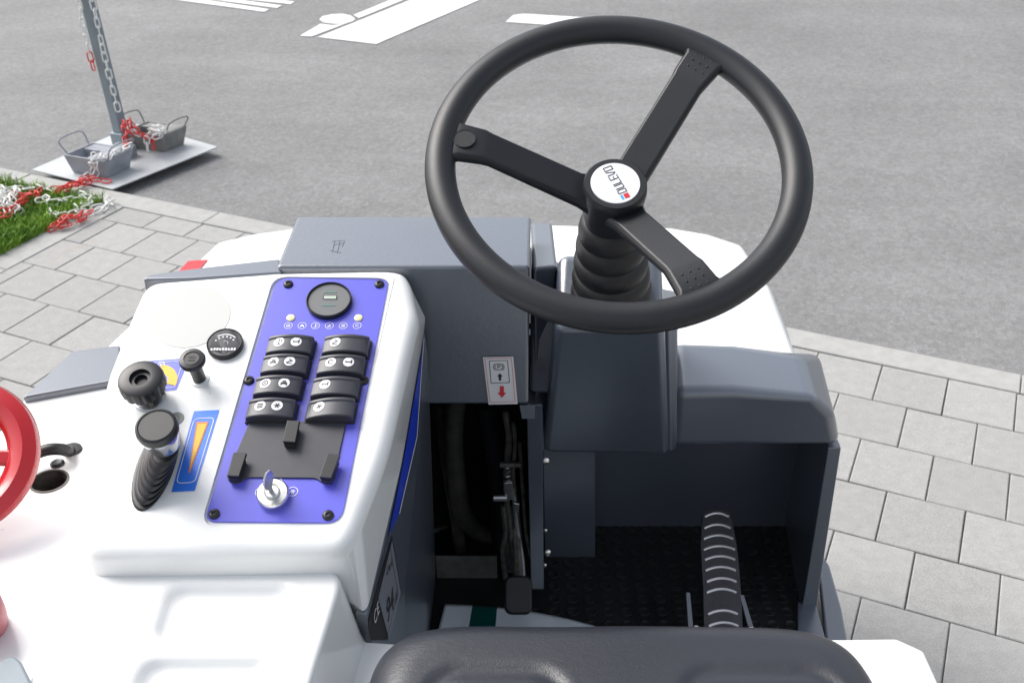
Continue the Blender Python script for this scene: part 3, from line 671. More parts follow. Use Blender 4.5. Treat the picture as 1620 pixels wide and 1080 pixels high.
# device holder plate with three clips
hp = round_poly([pc(x, y, PO) for x, y in [(396, 667), (548, 669), (531, 745), (531, 760), (515, 768), (500, 757), (392, 756), (372, 768), (358, 758), (362, 745)]], [.004, .004, .002, .006, .008, .004, .004, .008, .006, .003], 4)
holder = part('device_holder_plate', prism(hp, PN*.0022), 'switch', bevel=.0005, segs=1)
def clip(pix, h=.013):
    q = [pc(x, y, h) for x, y in pix]; b = obj('clip', prism(q, -PN*.0045), 'black', holder, bevel=.0007, segs=2)
    cc_ = sum(q, Vector())/4; ft = [cc_+(p-cc_)*.85-LS*.003 for p in q]; obj('clip_foot', prism([p-PN*.0045 for p in ft], -PN*(h-.006)), 'ink', holder)
clip([(447, 698), (467, 699), (474, 665), (454, 664)]); clip([(359, 752), (378, 753), (390, 716), (369, 715)]); clip([(505, 754), (524, 756), (538, 719), (518, 717)])
# ignition lock and key
ic = pc(433, 785, PO); lock = part('ignition_lock', lathe(ic, PN, [(.0175, 0), (.0175, .008), (.0160, .0098), (.0105, .0100), (.0100, .0080)], 36), 'chrome', smooth=True)
obj('lock_barrel', lathe(ic+PN*.006, PN, [(.0085, 0), (.0085, .0040), (.0070, .0055), (.0045, .0055)], 24), 'steel', lock, smooth=True)
kb_ = ic+PN*.011-X3*.001; key = [kb_+X3*x+PN*z for x, z in ((-.002, 0), (-.002, .006), (-.006, .012), (-.0075, .021), (-.004, .028), (.003, .029), (.0065, .023), (.006, .012), (.003, .006), (.003, 0))]
kd = (LS*.93+X3*.30).normalized()
key = [kb_+kd*x*.9+PN*z*1.3+X3*.06*z for x, z in ((-.003, 0), (-.003, .006), (-.008, .011), (-.010, .020), (-.007, .027), (0, .030), (.007, .027), (.010, .020), (.008, .011), (.003, .006), (.003, 0))]
kn = kd.cross(PN).normalized()
ko = obj('ignition_key', prism([p-kn*.0012 for p in key], kn*.0024), 'steel', bevel=.0004, segs=1); tag(ko, 'small steel key standing upright in the chrome ignition lock of the blue panel', 'key')

# gauge
gc_ = pc(355, 541, .0075); gb = gc_-PN*.0075
gauge = part('pressure_gauge', lathe(gb, PN, [(.0215, 0), (.0215, .0065), (.0205, .0078), (.0195, .0066)], 40), 'black', smooth=True)
obj('gauge_face', lathe(gb+PN*.0060, PN, [(.0196, 0), (.0196, .0006)], 40), 'switch', gauge)
bm = bmesh.new(); gf = gb+PN*.0070
add_ring(bm, gf-PL*.004, .0155, .0168, X3, PL, 0, 16, .75, 2.2)
for i in range(6): a = .6+i*.38; c = gf-PL*.004; add_ring(bm, c, .0118, .0136, X3, PL, 0, 2, a, a+.14)
add_ring(bm, gf-PL*.001+X3*.001, .0030, .0034, X3, PL, 0, 10, -.5, 2.4)
for i in range(9):      # lettering too small to read in the photograph
    c = gf-PL*.0100+X3*(-.0136+.0034*i); add_poly(bm, [c+X3*a*.0012+PL*b*.0017 for a, b in ((-1, -1), (1, -1), (1, 1 if i % 3 else .4), (-1, 1))])
obj('dial_print', bm, 'print', gauge, recalc=False)
# pull knob (choke)
kA = pc(316, 600); kB = kA+PN*.036
pk = part('pull_knob', lathe(kA, PN, [(.0075, 0), (.0075, .030), (.009, .034)], 24), 'black', smooth=True)
obj('knob_head', lathe(kA, PN, [(.009, .032), (.0145, .0345), (.0152, .038), (.0140, .0415), (.009, .0425), (.0085, .0415)], 32), 'black', pk, smooth=True)
obj('knob_collar', lathe(kA, PN, [(.011, 0), (.011, .0015), (.0085, .002)], 24), 'white', pk)
bm = bmesh.new()
for s in (-1, 1): add_poly(bm, [kA+PN*.0428+X3*a*.004+PL*(s*.0022+b*.0006) for a, b in ((-1, -1), (1, -1), (1, 1), (-1, 1))])
obj('knob_mark', bm, 'ink', pk, recalc=False)
# star knob on its bracket
sA = pc(236, 629)
sk = part('speed_knob', lathe(sA, PN, [(.010, .004), (.010, .022)], 20), 'grimy', smooth=True)
bm = bmesh.new(); seg = 112; u, v, n_ = frame(PN); prof = [(.012, .019), (.0225, .0195), (.0255, .022), (.0262, .033), (.0250, .0380), (.0215, .0400), (.0120, .0400), (.0115, .0355), (.0075, .0355), (.0075, .0305), (.003, .0305)]
rings = []
for r, h in prof:
    rg = []
    for i in range(seg):
        a = 2*pi*i/seg; k = 1-(.06*max(0, cos(a*14))**2 if (r > .022 and h < .036) else 0); rg.append(sA+PN*h+(u*cos(a)+v*sin(a))*r*k)
    rings.append(rg)
obj('knob_grip', loft(rings), 'black', sk, smooth=True)
br = lathe(sA+PN*0-LS*.001, PN, [(.0185, 0), (.0185, .002), (.017, .003)], 30); obj('knob_base', br, 'steel', sk, smooth=True)
for a in (.3, 2.2, 3.6, 5.2):
    c = sA+(u*cos(a)+v*sin(a))*.0165; obj('bracket_leg', tube([c, c+PN*.008, sA+(u*cos(a)+v*sin(a))*.009+PN*.014], .0024, 8), 'grimy', sk, smooth=True)
# throttle lever with gaiter
lA = pc(247, 733); lB = pc(246, 672, .088)-PN*.045; sl_ = part('lever_gaiter', bmesh.new(), 'boot')
bm = bmesh.new(); rings = []; n = 70
for i in range(n+1):
    t = i/n; z = .048*t; fr = (t*7) % 1; wv_ = 1+(.10*(1-max(0, t-.15)) if .05 < fr < .6 else -.03); a_ = (.0215*(1-t)+.0150*t)*wv_; b_ = (.052*(1-t)**.9+.0190*t)*wv_; cen = lA+(lB-lA)*t*.98+LS*(-.003*(1-t))
    rings.append([cen+X3*cos(2*pi*k/28)*a_*.92+LS*sin(2*pi*k/28)*b_ for k in range(28)])
bpy.data.objects.remove(sl_)
gait = part('lever_gaiter', loft(rings), 'black', smooth=True)
lev = part('throttle_lever', lathe(lB, PN, [(.008, 0), (.009, .004), (.0165, .008), (.0200, .024), (.0215, .034), (.0215, .037)], 36), mat('silver_knob', (.55, .55, .56), .12, .5, metal=.9), smooth=True)
obj('lever_cap', lathe(lB, PN, [(.0218, .034), (.0225, .038), (.0215, .0435), (.0190, .0450), (.0180, .0438)], 36), 'black', lev, smooth=True)
dsc = lathe(lB, (X3*.86-LS*.5).normalized(), [(.0002, .0202), (.0102, .0202)], 20) if False else None
# decals on the console
bm = bmesh.new(); q = [pc(x, y, .0005) for x, y in [(216, 572), (296, 566), (290, 590), (279, 616), (246, 620), (193, 626)]]; add_poly(bm, q); obj('speed_decal', bm, 'violet_decal', mac, recalc=False)
bm = bmesh.new(); cy = pc(247, 603, .0010); add_ring(bm, cy, .0130, .0245, X3, PL, 0, 16, -.25, 1.5); obj('decal_arc', bm, 'yellow', mac, recalc=False)
bm = bmesh.new(); c = pc(255, 577, .0010); add_ring(bm, c, .0034, .0044, X3, PL, 0, 16); glyph(bm, c, X3, PL, .0055, 5, 0)
def strip(bm, a, b, w, n, mi=0):
    d_ = (b-a).normalized(); s = d_.cross(n).normalized()*w; add_poly(bm, [a-s, b-s, b+s, a+s], mi)
q2 = [pc(x, y, .0009) for x, y in [(220, 575), (290, 570), (276, 612), (246, 615)]]
for a, b in zip(q2[:3], q2[1:]): strip(bm, a, b, .0003, PN)
obj('decal_print', bm, 'print', mac, recalc=False)
q = [pc(x, y, .0005) for x, y in [(307, 650), (347, 648), (308, 776), (271, 778)]]; bm = bmesh.new(); add_poly(bm, q); td = obj('throttle_decal', bm, 'sky_decal', mac, recalc=False)
cq = sum(q, Vector())/4; bm = bmesh.new(); q2 = round_poly([cq+(p-cq)*s for p, s in zip(q, (.80, .80, .80, .80))], .006, 4); q2 = [p+PN*.0004 for p in q2]
for a, b in zip(q2, q2[1:]+q2[:1]): strip(bm, a, b, .00045, PN)
obj('decal_print', bm, 'print', td, recalc=False)
bm = bmesh.new(); add_poly(bm, [pc(x, y, .0010) for x, y in [(311, 667), (330, 667), (300, 748), (298, 748)]]); obj('decal_wedge', bm, 'orange', td, recalc=False)
bm = bmesh.new(); add_poly(bm, [pc(x, y, .0013) for x, y in [(313, 670), (327, 670), (300, 742)]]); obj('decal_wedge', bm, 'yellow', td, recalc=False)
sp = pc(279, 662); part('lever_slot_washer', lathe(sp, PN, [(.009, 0), (.0085, .0008)], 20), 'dull_metal', smooth=True)

# ---- shelf between console and seat with moulded trays
sz = .990
sh = [onZ(x, y, sz) for x, y in [(108, 905), (300, 898), (520, 896), (540, 912), (500, 1040), (468, 1150)]] + [onZ(20, 1150, sz)]
shp = round_poly(sh, [.02, 0, .02, .02, 0, 0, 0], 4)
low = [Vector((p.x+(.022 if p.x > -.3 else 0), p.y, p.z-.10)) for p in shp]
shelf = part('side_tray', loft([shp, low]), 'white', bevel=.010, segs=4, angle=24)
def tray(pix, depth):
    q = round_poly([onZ(x, y, sz) for x, y in pix], .022, 5); c = sum(q, Vector())/len(q)
    return loft([[p+Z3*.02+(p-c)*.04 for p in q], [p+(p-c)*.01 for p in q], [c+(p-c)*.82-Z3*depth for p in q]])
bool_cut(shelf, [tray([(262, 922), (472, 922), (448, 1012), (232, 1012)], .012), tray([(222, 1036), (442, 1036), (420, 1120), (190, 1120)], .014)])
# ---- footwell side wall, decals
cA = [pw(580, 972), pw(606, 868), pw(636, 731), pw(670, 519)]; cB = [pw(588, 1016), pw(640, 935), pw(665, 690), pw(677, 560)]
cC = [Vector((-.165, .875, .40)), Vector((-.15, 1.05, .40)), Vector((-.14, 1.30, .40)), Vector((-.135, 1.46, .46))]
bm = bmesh.new(); V_ = [[bm.verts.new(p) for p in c] for c in (cA, cB, cC)]
for a, b in zip(V_, V_[1:]):
    for i in range(3): bm.faces.new((a[i], a[i+1], b[i+1], b[i]))
wo_ = part('footwell_side_wall', bm, 'slate'); sd_ = wo_.modifiers.new('s', 'SOLIDIFY'); sd_.thickness = .012; sd_.offset = 1 if wo_.data.polygons[0].normal.x < 0 else -1
flat('side_decal', [pw(x, y) for x, y in [(671, 530), (668, 560), (659, 690), (630, 812), (613, 848), (636, 733)]], 'blue_decal', mac, WN, .0012)
st = bmesh.new()
pth = [pw(x, y, .0022) for x, y in [(671, 535), (668, 570), (660, 690), (632, 812)]]
for a, b in zip(pth, pth[1:]): strip(st, a, b, .0016, WN)
obj('side_decal_edge', st, 'print', mac, recalc=False)
# noise plate LwA 94 dB and CE mark
npl = [pw(x, y) for x, y in [(617, 848), (632, 938), (606, 1030), (560, 1000)]]
flat('warning_plate', [pw(x, y) for x, y in [(620, 846), (634, 938), (612, 1012), (585, 1012), (580, 990), (598, 920)]], 'ink', mac, WN, .0010)
dg = flat('noise_plate', [pw(x, y) for x, y in [(618, 855), (632, 938), (613, 1010), (596, 945)]], 'sticker_grey', mac, WN, .0018)
c94 = pw(616, 960, .0026); uy_ = (pw(628, 905)-pw(616, 1000)).normalized()
def pwt(s, size, x, y, m, par, rotp=((0, 0), (0, 0)), sq=1.0):
    c = pw(x, y, .0026); a = pw(*rotp[0]); b = pw(*rotp[1]); ux = (b-a).normalized(); uy2 = WN.cross(ux); return obj('printed_text', text_bm(s, size, c, ux, uy2, squeeze=sq), m, par, recalc=False)
pwt('94', .048, 618, 958, 'ink', dg, ((606, 980), (628, 925)), .75)
pwt('LwA', .020, 617, 895, 'ink', dg, ((610, 905), (626, 880)), .8)
pwt('dB', .018, 627, 945, 'ink', dg, ((620, 960), (631, 930)), .8)
pwt('CE', .026, 596, 970, 'print', mac, ((586, 1000), (604, 945)), .75)
strip_bm = bmesh.new()
for a, b in zip([(617, 862), (630, 938), (612, 1010)], [(630, 938), (612, 1010), (598, 947)]): strip(strip_bm, pw(*a, .0024), pw(*b, .0024), .0005, WN)
obj('plate_border', strip_bm, 'ink', dg, recalc=False)

# ---- box behind the console
BY, BZ = 1.25, 1.172
bx = [onY(441, 416, BY), onY(836, 418, BY)]
x0, x1 = -.30, onY(838, 430, BY).x
bzb = onY(840, 641, BY).z
part('hopper_box', loft([[Vector((x0, BY, BZ)), Vector((x1, BY, BZ)), Vector((x1+.004, 1.405, BZ)), Vector((x0, 1.405, BZ))], [Vector((x0, BY+.002, bzb)), Vector((x1, BY+.002, bzb)), Vector((x1, 1.405, bzb)), Vector((x0, 1.405, bzb))]]), 'slate_tex', bevel=.005, segs=3)
scr = bmesh.new()
for a, b in [((524, 382), (546, 380)), ((527, 388), (543, 384)), ((530, 380), (526, 398)), ((538, 381), (534, 399)), ((522, 396), (540, 400)), ((545, 382), (541, 390))]: strip(scr, onZ(*a, BZ+.0004), onZ(*b, BZ+.0004), .0004, Z3)
obj('scratch_mark', scr, mat('scratched_enamel', (.06, .07, .09), .6), mac, recalc=False)
st_ = [onZ(x, y, 1.166) for x, y in [(226, 441), (236, 434), (300, 425), (442, 409), (446, 430), (300, 440)]]
part('hopper_edge_trim', prism(st_, (0, 0, -.02)), 'slate', bevel=.003)
part('box_side_flange', prism([onY(x, y, 1.262) for x, y in [(822, 641), (846, 641), (846, 662), (826, 662)]], (0, .003, 0)), 'slate')
# parking brake sticker
BYs = BY-.0
def ps(x, y, off=.0012): return onY(x, y, BY+.0005-off)
stk = flat('parking_brake_sticker', [ps(x, y, 0) for x, y in [(764, 564), (812, 563), (819, 638), (773, 639)]], 'sticker', mac, -Y3, .0012)
bm = bmesh.new(); L_ = lambda a, b, w, mi=0: strip(bm, ps(*a, .0022), ps(*b, .0022), w, -Y3, mi)
rect = [(767, 567), (809, 566), (815, 635), (775, 636)]
for a, b in zip(rect, rect[1:]+rect[:1]): L_(a, b, .0003, 1)
rect = [(774, 571), (803, 570), (806, 605), (777, 606)]
for a, b in zip(rect, rect[1:]+rect[:1]): L_(a, b, .0004, 0)
c = ps(789, 580.5, .0022); add_ring(bm, c, .0048, .0056, X3, Z3, 0, 24)
for a0 in (-.85, pi-.85): add_ring(bm, c, .0068, .0076, X3, Z3, 0, 10, a0, a0+1.7)
text_bm('P', .0088, c, X3, Z3, bm)
def arrow(cx, cy, s, up, mi):
    pts = [(-.28, -1), (.28, -1), (.28, .1), (.62, .1), (0, 1), (-.62, .1), (-.28, .1)]
    c = ps(cx, cy, .0022); add_poly(bm, [c+X3*x*s*1.0+Z3*y*s*(1 if up else -1) for x, y in pts], mi)
arrow(791, 596, .0058, True, 0); arrow(794, 620, .0095, False, 1)
obj('sticker_print', bm, ['ink', 'red_print'], stk, recalc=False)

# ---- cavity with hoses and brake linkage
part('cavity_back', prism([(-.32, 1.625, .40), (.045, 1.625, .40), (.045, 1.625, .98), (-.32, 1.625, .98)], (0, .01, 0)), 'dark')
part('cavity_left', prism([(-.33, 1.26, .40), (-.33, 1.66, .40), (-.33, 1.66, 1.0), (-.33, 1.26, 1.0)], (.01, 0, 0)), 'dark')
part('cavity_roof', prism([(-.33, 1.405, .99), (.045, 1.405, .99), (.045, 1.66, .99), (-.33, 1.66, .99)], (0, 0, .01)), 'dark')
def hose(pix, Y, r, m='hose'): return part('hose', tube(smooth_path([onY(x, y, Yy) for (x, y), Yy in zip(pix, Y)], 6), r, 12), m, smooth=True)
hose([(698, 640), (704, 700), (712, 760), (722, 820), (728, 870)], [1.5]*5, .011)
hose([(722, 630), (718, 690), (722, 750), (732, 810), (760, 842), (800, 850)], [1.46, 1.46, 1.46, 1.48, 1.5, 1.52], .016)
hose([(670, 850), (690, 838), (705, 832)], [1.44, 1.46, 1.5], .004)
hose([(770, 640), (782, 700), (790, 780), (792, 860)], [1.5]*4, .017, 'dark')
part('step_plate', prism([onY(x, y, 1.46) for x, y in [(689, 880), (786, 880), (787, 928), (692, 930)]], (0, .004, 0)), 'dull_metal', bevel=.001, segs=1)
link_root = part('brake_linkage', tube(smooth_path([onY(x, y, 1.38) for x, y in [(800, 655), (806, 690), (803, 730), (804, 770)]], 5), .006, 8), 'grimy', smooth=True)
for pix, r, m_ in [([(812, 668), (815, 700), (812, 745), (815, 790)], .0035, 'grimy'), ([(800, 760), (803, 800), (808, 840), (815, 905)], .0045, 'grimy'), ([(812, 770), (818, 830), (826, 880), (828, 910)], .004, 'steel'),
                   ([(796, 800), (800, 840), (795, 870), (800, 915)], .0045, 'grimy'), ([(822, 700), (826, 760), (832, 840), (840, 880)], .003, 'grimy'), ([(804, 690), (800, 650)], .004, 'grimy')]:
    obj('link_rod', tube(smooth_path([onY(x, y, 1.37) for x, y in pix], 4), r, 8), m_, link_root, smooth=True)
obj('clevis', prism([onY(x, y, 1.36) for x, y in [(797, 764), (811, 762), (813, 790), (799, 793)]], (0, .02, 0)), 'steel', link_root, bevel=.002)
obj('clevis_pin', tube([onY(781, 787, 1.36), onY(802, 787, 1.36)], .0055, 12), 'steel', link_root, smooth=True)
obj('clevis', prism([onY(x, y, 1.36) for x, y in [(812, 795), (822, 797), (821, 812), (813, 808)]], (0, .015, 0)), 'steel', link_root, bevel=.002)
obj('lever_plate', prism([onY(x, y, 1.375) for x, y in [(796, 830), (806, 800), (822, 812), (826, 850), (830, 905), (800, 905)]], (0, .006, 0)), 'grimy', link_root, bevel=.001)
obj('clevis_pin', tube([onY(791, 735, 1.36), onY(824, 735, 1.36)], .0045, 12), 'grimy', link_root, smooth=True)
obj('return_spring', tube([onY(803, 735, 1.37)+Vector((.006*cos(i*.9), -.006*sin(i*.9), -.0012*i)) for i in range(44)], .0012, 5), 'steel', link_root, smooth=True)
# brake pedal
bpP = onY(820, 940, 1.30)
bn = Vector((0, -.62, .78)).normalized(); bu = X3; bv = bn.cross(X3)
def rrect(c, u, v, w, h, r, seg=6): return round_poly([c+u*sx*w/2+v*sy*h/2 for sx, sy in ((-1, -1), (1, -1), (1, 1), (-1, 1))], r, seg)
pz = hit(820, 940, (0, 1.33, .60), bn)
pad = part('brake_pedal', loft([rrect(pz-bn*.014, bu, bv, .042, .058, .012), rrect(pz-bn*.004, bu, bv, .045, .062, .014), rrect(pz, bu, bv, .040, .056, .013)]), 'black', bevel=.002, segs=2)
obj('pedal_arm', tube([pz-bn*.01, pz+Vector((0, .05, -.02)), pz+Vector((-.005, .09, .08))], .008, 8), 'grimy', pad, smooth=True)
# narrow partition and bolts
part('partition_post', loft([[onY(833, 640, 1.31), onY(858, 640, 1.31), onY(858, 640, 1.31)+Y3*.2, onY(833, 640, 1.31)+Y3*.2], [onY(840, 932, 1.38), onY(861, 932, 1.38), onY(861, 932, 1.38)+Y3*.2, onY(840, 932, 1.38)+Y3*.2]]), 'slate', bevel=.0015, segs=1)
for x, y in [(863, 728), (863, 838), (866, 873), (862, 893)]:
    part('bolt', lathe(onY(x, y, 1.345), Vector((.4, -1, .3)), [(.0055 if y != 838 and y != 893 else .0035, 0), (.0050, .003), (.0025, .0045)] if y in (728, 873) else [(.0035, 0), (.003, .002), (.0015, .003)], 12), 'chrome', smooth=True)
# front bulkhead pieces
part('inner_bulkhead', prism([onY(x, y, 1.515) for x, y in [(858, 690), (942, 690), (942, 882), (862, 882)]], (0, .08, 0)), 'slate', bevel=.0015, segs=1)
part('footwell_back_wall', prism([(.05, 1.6, .44), (.53, 1.6, .44), (.53, 1.6, .80), (.05, 1.6, .80)], (0, .01, 0)), 'slate')
FZ = .45
# floor
floor = part('floor_mat', prism([(-.16, .80, FZ), (.515, .80, FZ), (.515, 1.60, FZ), (-.16, 1.60, FZ)], (0, 0, -.02)), 'mat')
bm = lathe((0, 0, 0), Z3, [(.0108, 0), (.0105, .0009), (.0092, .0013), (.0086, .0007)], 18); bmesh.ops.recalc_face_normals(bm, faces=bm.faces[:])
sm = bpy.data.meshes.new('stud'); bm.to_mesh(sm); bm.free(); sm.materials.append(M['stud'])
for p in sm.polygons: p.use_smooth = True
for r_ in range(13):
    for c_ in range(21):
        x = -.11+.0305*c_; y = 1.225+.0305*r_
        if x > .505 or (x < .055 and y > 1.40): continue
        o = bpy.data.objects.new('stud', sm); COL.objects.link(o); o.parent = floor; o.matrix_parent_inverse = Matrix(); o.location = (x, y, FZ)
# ---- steering column cover
PLN = Vector((0, -.5355, .8445))
cpc = lambda x, y: hit(x, y, (0, 1.232, 1.108), Vector((0, -cos(radians(57.6)), sin(radians(57.6)))))
ct = [cpc(877, 519), cpc(1047, 519), cpc(1050, 470), cpc(1030, 400), cpc(890, 400), cpc(880, 420)]
ct = [cpc(877, 520), cpc(1052, 520), cpc(1046, 402), cpc(884, 400)]
cb = [onY(858, 717, 1.372), onY(1060, 720, 1.372), Vector((.250, 1.62, .76)), Vector((.050, 1.62, .76))]
part('steering_column_cover', loft([ct, cb]), 'slate_tex', bevel=.013, segs=4)
# fillet strip right of the column (raised rib that flows into the hood)
rb_t = [onY(1052, 508, 1.25), onY(1072, 505, 1.275), Vector((.25, 1.45, 1.03)), Vector((.15, 1.45, 1.05))]
rb_b = [onY(1056, 719, 1.374), onY(1072, 712, 1.386), Vector((.26, 1.62, .78)), Vector((.2, 1.62, .78))]
part('column_side_rib', loft([rb_t, rb_b]), 'slate_tex', bevel=.011, segs=4)
# left strip of column + little box
part('column_side_panel', loft([[onY(843, 424, 1.30), onY(882, 420, 1.31), Vector((.06, 1.50, 1.12)), Vector((.028, 1.50, 1.12))], [onY(848, 716, 1.345), onY(861, 717, 1.371), Vector((.06, 1.6, .78)), Vector((.03, 1.6, .78))]]), 'slate', bevel=.006, segs=3)
part('column_rear_cap', loft([[onZ(840, 425, 1.13), onZ(884, 428, 1.13), onZ(884, 410, 1.13), onZ(842, 406, 1.13)], [onZ(840, 425, 1.13)-Z3*.2, onZ(884, 428, 1.13)-Z3*.2, onZ(884, 410, 1.13)-Z3*.2, onZ(842, 406, 1.13)-Z3*.2]]), 'slate', bevel=.006, segs=3)
# ---- right hood
HYn = 1.39
h_top = [onZ(1068, 617, .895), onZ(1160, 616, .895), onZ(1225, 622, .893), onZ(1289, 629, .890), onZ(1268, 562, .890), onZ(1160, 545, .895), onZ(1068, 541, .895)]
h_bot = [onY(1060, 709, HYn), onY(1160, 708, HYn), onY(1250, 708, HYn), onY(1331, 707, HYn), Vector((.53, 1.62, .80)), Vector((.4, 1.62, .80)), Vector((.24, 1.62, .80))]
h_mid = [a*.5+b*.5 for a, b in zip(h_top, h_bot)]; h_mid[3] = h_mid[3]+Vector((.010, 0, .010)); h_mid[4] = h_mid[4]+Vector((.016, 0, .010))
part('footwell_hood', loft([h_top, h_mid, h_bot]), 'slate', bevel=.016, segs=5, angle=22)
# ---- right post, outer rail
rp = [onY(1310, 708, 1.392), onY(1331, 708, 1.392), onZ(1291, 966, FZ), onZ(1268, 966, FZ)]
part('door_post', loft([[rp[0], rp[1], Vector((.522, 1.62, rp[1].z)), Vector((.515, 1.62, rp[0].z))], [rp[3], rp[2], Vector((.522, 1.62, FZ)), Vector((.515, 1.62, FZ))]]), 'slate', bevel=.002, segs=2)
part('entry_sill', prism([onZ(x, y, FZ+.012) for x, y in [(1262, 952), (1290, 952), (1312, 1030), (1262, 1030)]], (0, 0, -.03)), 'slate', bevel=.002)
part('side_rail', prism([onZ(x, y, .44) for x, y in [(1292, 878), (1302, 876), (1313, 893), (1332, 960), (1345, 1030), (1308, 1030)]], (0, 0, -.3)), 'slate', bevel=.006)
# ---- accelerator pedal
an = Vector((0, -sin(radians(30)), cos(radians(30)))); a0_ = Vector((0, 1.285, .50)); al = Vector((0, cos(radians(30)), sin(radians(30))))
ap = lambda x, y, off=0: hit(x, y, a0_+an*off, an)
pd = [(1114, 1012), (1176, 1012), (1174, 960), (1170, 900), (1166, 862), (1157, 812), (1148, 804), (1120, 804), (1111, 812), (1108, 862), (1112, 930)]
pq_ = [ap(x, y) for x, y in pd]; ped = part('accelerator_pedal', prism(pq_, -an*.010), mat('pedal_rubber', (.045, .045, .05), .42, var=.3, vscale=40, bump=.3, bscale=160), bevel=.0015, segs=2)
for y, x0_, x1_ in [(814, 1115, 1153), (832, 1114, 1156), (849, 1113, 1160), (866, 1113, 1163), (882, 1115, 1163), (899, 1116, 1164), (917, 1118, 1165), (934, 1118, 1165), (968, 1120, 1167), (987, 1121, 1168)]:
    pts = [ap(x0_+(x1_-x0_)*t, y+3-6*(1-(2*t-1)**2), .0004) for t in [i/12 for i in range(13)]]
    obj('grip_rib', tube(pts, .0023, 8), mat('highlight_rib', (.30, .30, .32), .18, .8, metal=.6) if 'rib' not in M else M['rib'], ped, smooth=True)
for a, b in (((1094, 1012), (1088, 936)), ((1190, 1000), (1173, 940))):
    part('pedal_bracket', prism([ap(a[0]-4, a[1]), ap(a[0]+5, a[1]), ap(b[0]+4, b[1]), ap(b[0]-3, b[1])], -an*.03), 'slate', bevel=.001, segs=1)
for q in ((1188, 994), (1101, 992)): part('bolt', lathe(ap(*q), an, [(.0045, 0), (.004, .003), (.002, .004)], 12), 'chrome', smooth=True)
# ---- steering wheel
WC = Vector((.1166, 1.1362, 1.3554)); el = radians(58.75); WNn = Vector((0, -cos(el), sin(el))); WU = X3.copy(); WV = WNn.cross(WU)
wp = lambda x, y, off=0: hit(x, y, WC+WNn*off, WNn)
def wl_(r, a, h): return WC+(WU*cos(a)+WV*sin(a))*r+WNn*h
bm = bmesh.new(); NS, KS = 128, 20; Rr, rt = .1955, .0170; rr = []
for i in range(NS):
    a = 2*pi*i/NS; rr.append([bm.verts.new(wl_(Rr+rt*1.0*cos(2*pi*j/KS), a, rt*.92*sin(2*pi*j/KS))) for j in range(KS)])
for i in range(NS):
    for j in range(KS): bm.faces.new((rr[i][j], rr[(i+1) % NS][j], rr[(i+1) % NS][(j+1) % KS], rr[i][(j+1) % KS]))
wheel = part('steering_wheel', bm, 'rubber', smooth=True); wheel['label'] = 'black rubber steering wheel rim with three spokes'
# hub
def projpt(p):
    d_ = p-O; zc = d_.y*cos(PITCH)-d_.z*sin(PITCH); yc = d_.y*sin(PITCH)+d_.z*cos(PITCH); return 810+FPX*d_.x/zc, 540-FPX*yc/zc
tb = 0; best = 1e9
for i in range(0, 120):
    t = i*.001; y = projpt(WC-WNn*t)[1]
    if abs(y-290) < best: best = abs(y-290); tb = t
HF = -tb      # hub face height below the rim plane
print('hub depth', tb, projpt(WC+WNn*HF))
hub = obj('hub', lathe(WC, WNn, [(.022, HF-.105), (.028, HF-.100), (.0300, HF-.075), (.0345, HF-.052), (.0370, HF-.010), (.0362, HF-.003), (.0340, HF), (.0285, HF), (.0282, HF-.0012)], 48), 'rubber', wheel, smooth=True)
bdg = obj('hub_badge', lathe(WC+WNn*HF, WNn, [(.0280, -.002), (.0280, .0004), (.0276, .0008)], 48), 'print', wheel)
bf = HF+.0011
# lettering, reading from the coloured squares towards upper left
p_a = wp(984, 302, bf); p_b = wp(962, 267, bf); rd = (p_b-p_a).normalized(); ud = WNn.cross(rd); pit = (p_b-p_a).length/5
LET = {'D': [[(0, 0), (.8, 0), (1, .2), (1, .8), (.8, 1), (0, 1), (0, 0)]], 'U': [[(0, 1), (0, 0), (1, 0), (1, 1)]], 'L': [[(0, 1), (0, 0), (1, 0)]],
       'E': [[(1, 0), (0, 0), (0, 1), (1, 1)], [(0, .5), (.8, .5)]], 'V': [[(0, 1), (0, .25), (.4, 0), (1, 1)]], 'O': [[(0, 0), (1, 0), (1, 1), (0, 1), (0, 0)]]}
bm = bmesh.new(); lw, lh = pit*.70, .0098
for k, ch in enumerate('DULEVO'):
    o0 = p_a+rd*(pit*k-lw/2)-ud*lh/2
    for pl_ in LET[ch]:
        for a, b in zip(pl_, pl_[1:]):
            A = o0+rd*a[0]*lw+ud*a[1]*lh; B = o0+rd*b[0]*lw+ud*b[1]*lh; e_ = (B-A).normalized()*.0004; strip(bm, A-e_, B+e_, .00055, WNn)
obj('badge_lettering', bm, 'ink', wheel, recalc=False)
bm = bmesh.new(); sc_ = p_a-rd*.0078
for k, (x0b, x1b, y0b, y1b, mi) in enumerate([(-.0032, .0032, -.0050, .0012, 0), (-.0032, .0032, .0022, .0052, 1)]):
    add_poly(bm, [sc_+rd*x0b+ud*y0b, sc_+rd*x1b+ud*y0b, sc_+rd*x1b+ud*y1b, sc_+rd*x0b+ud*y1b], mi)
obj('badge_emblem', bm, ['red_print', 'cyan_print'], wheel, recalc=False)
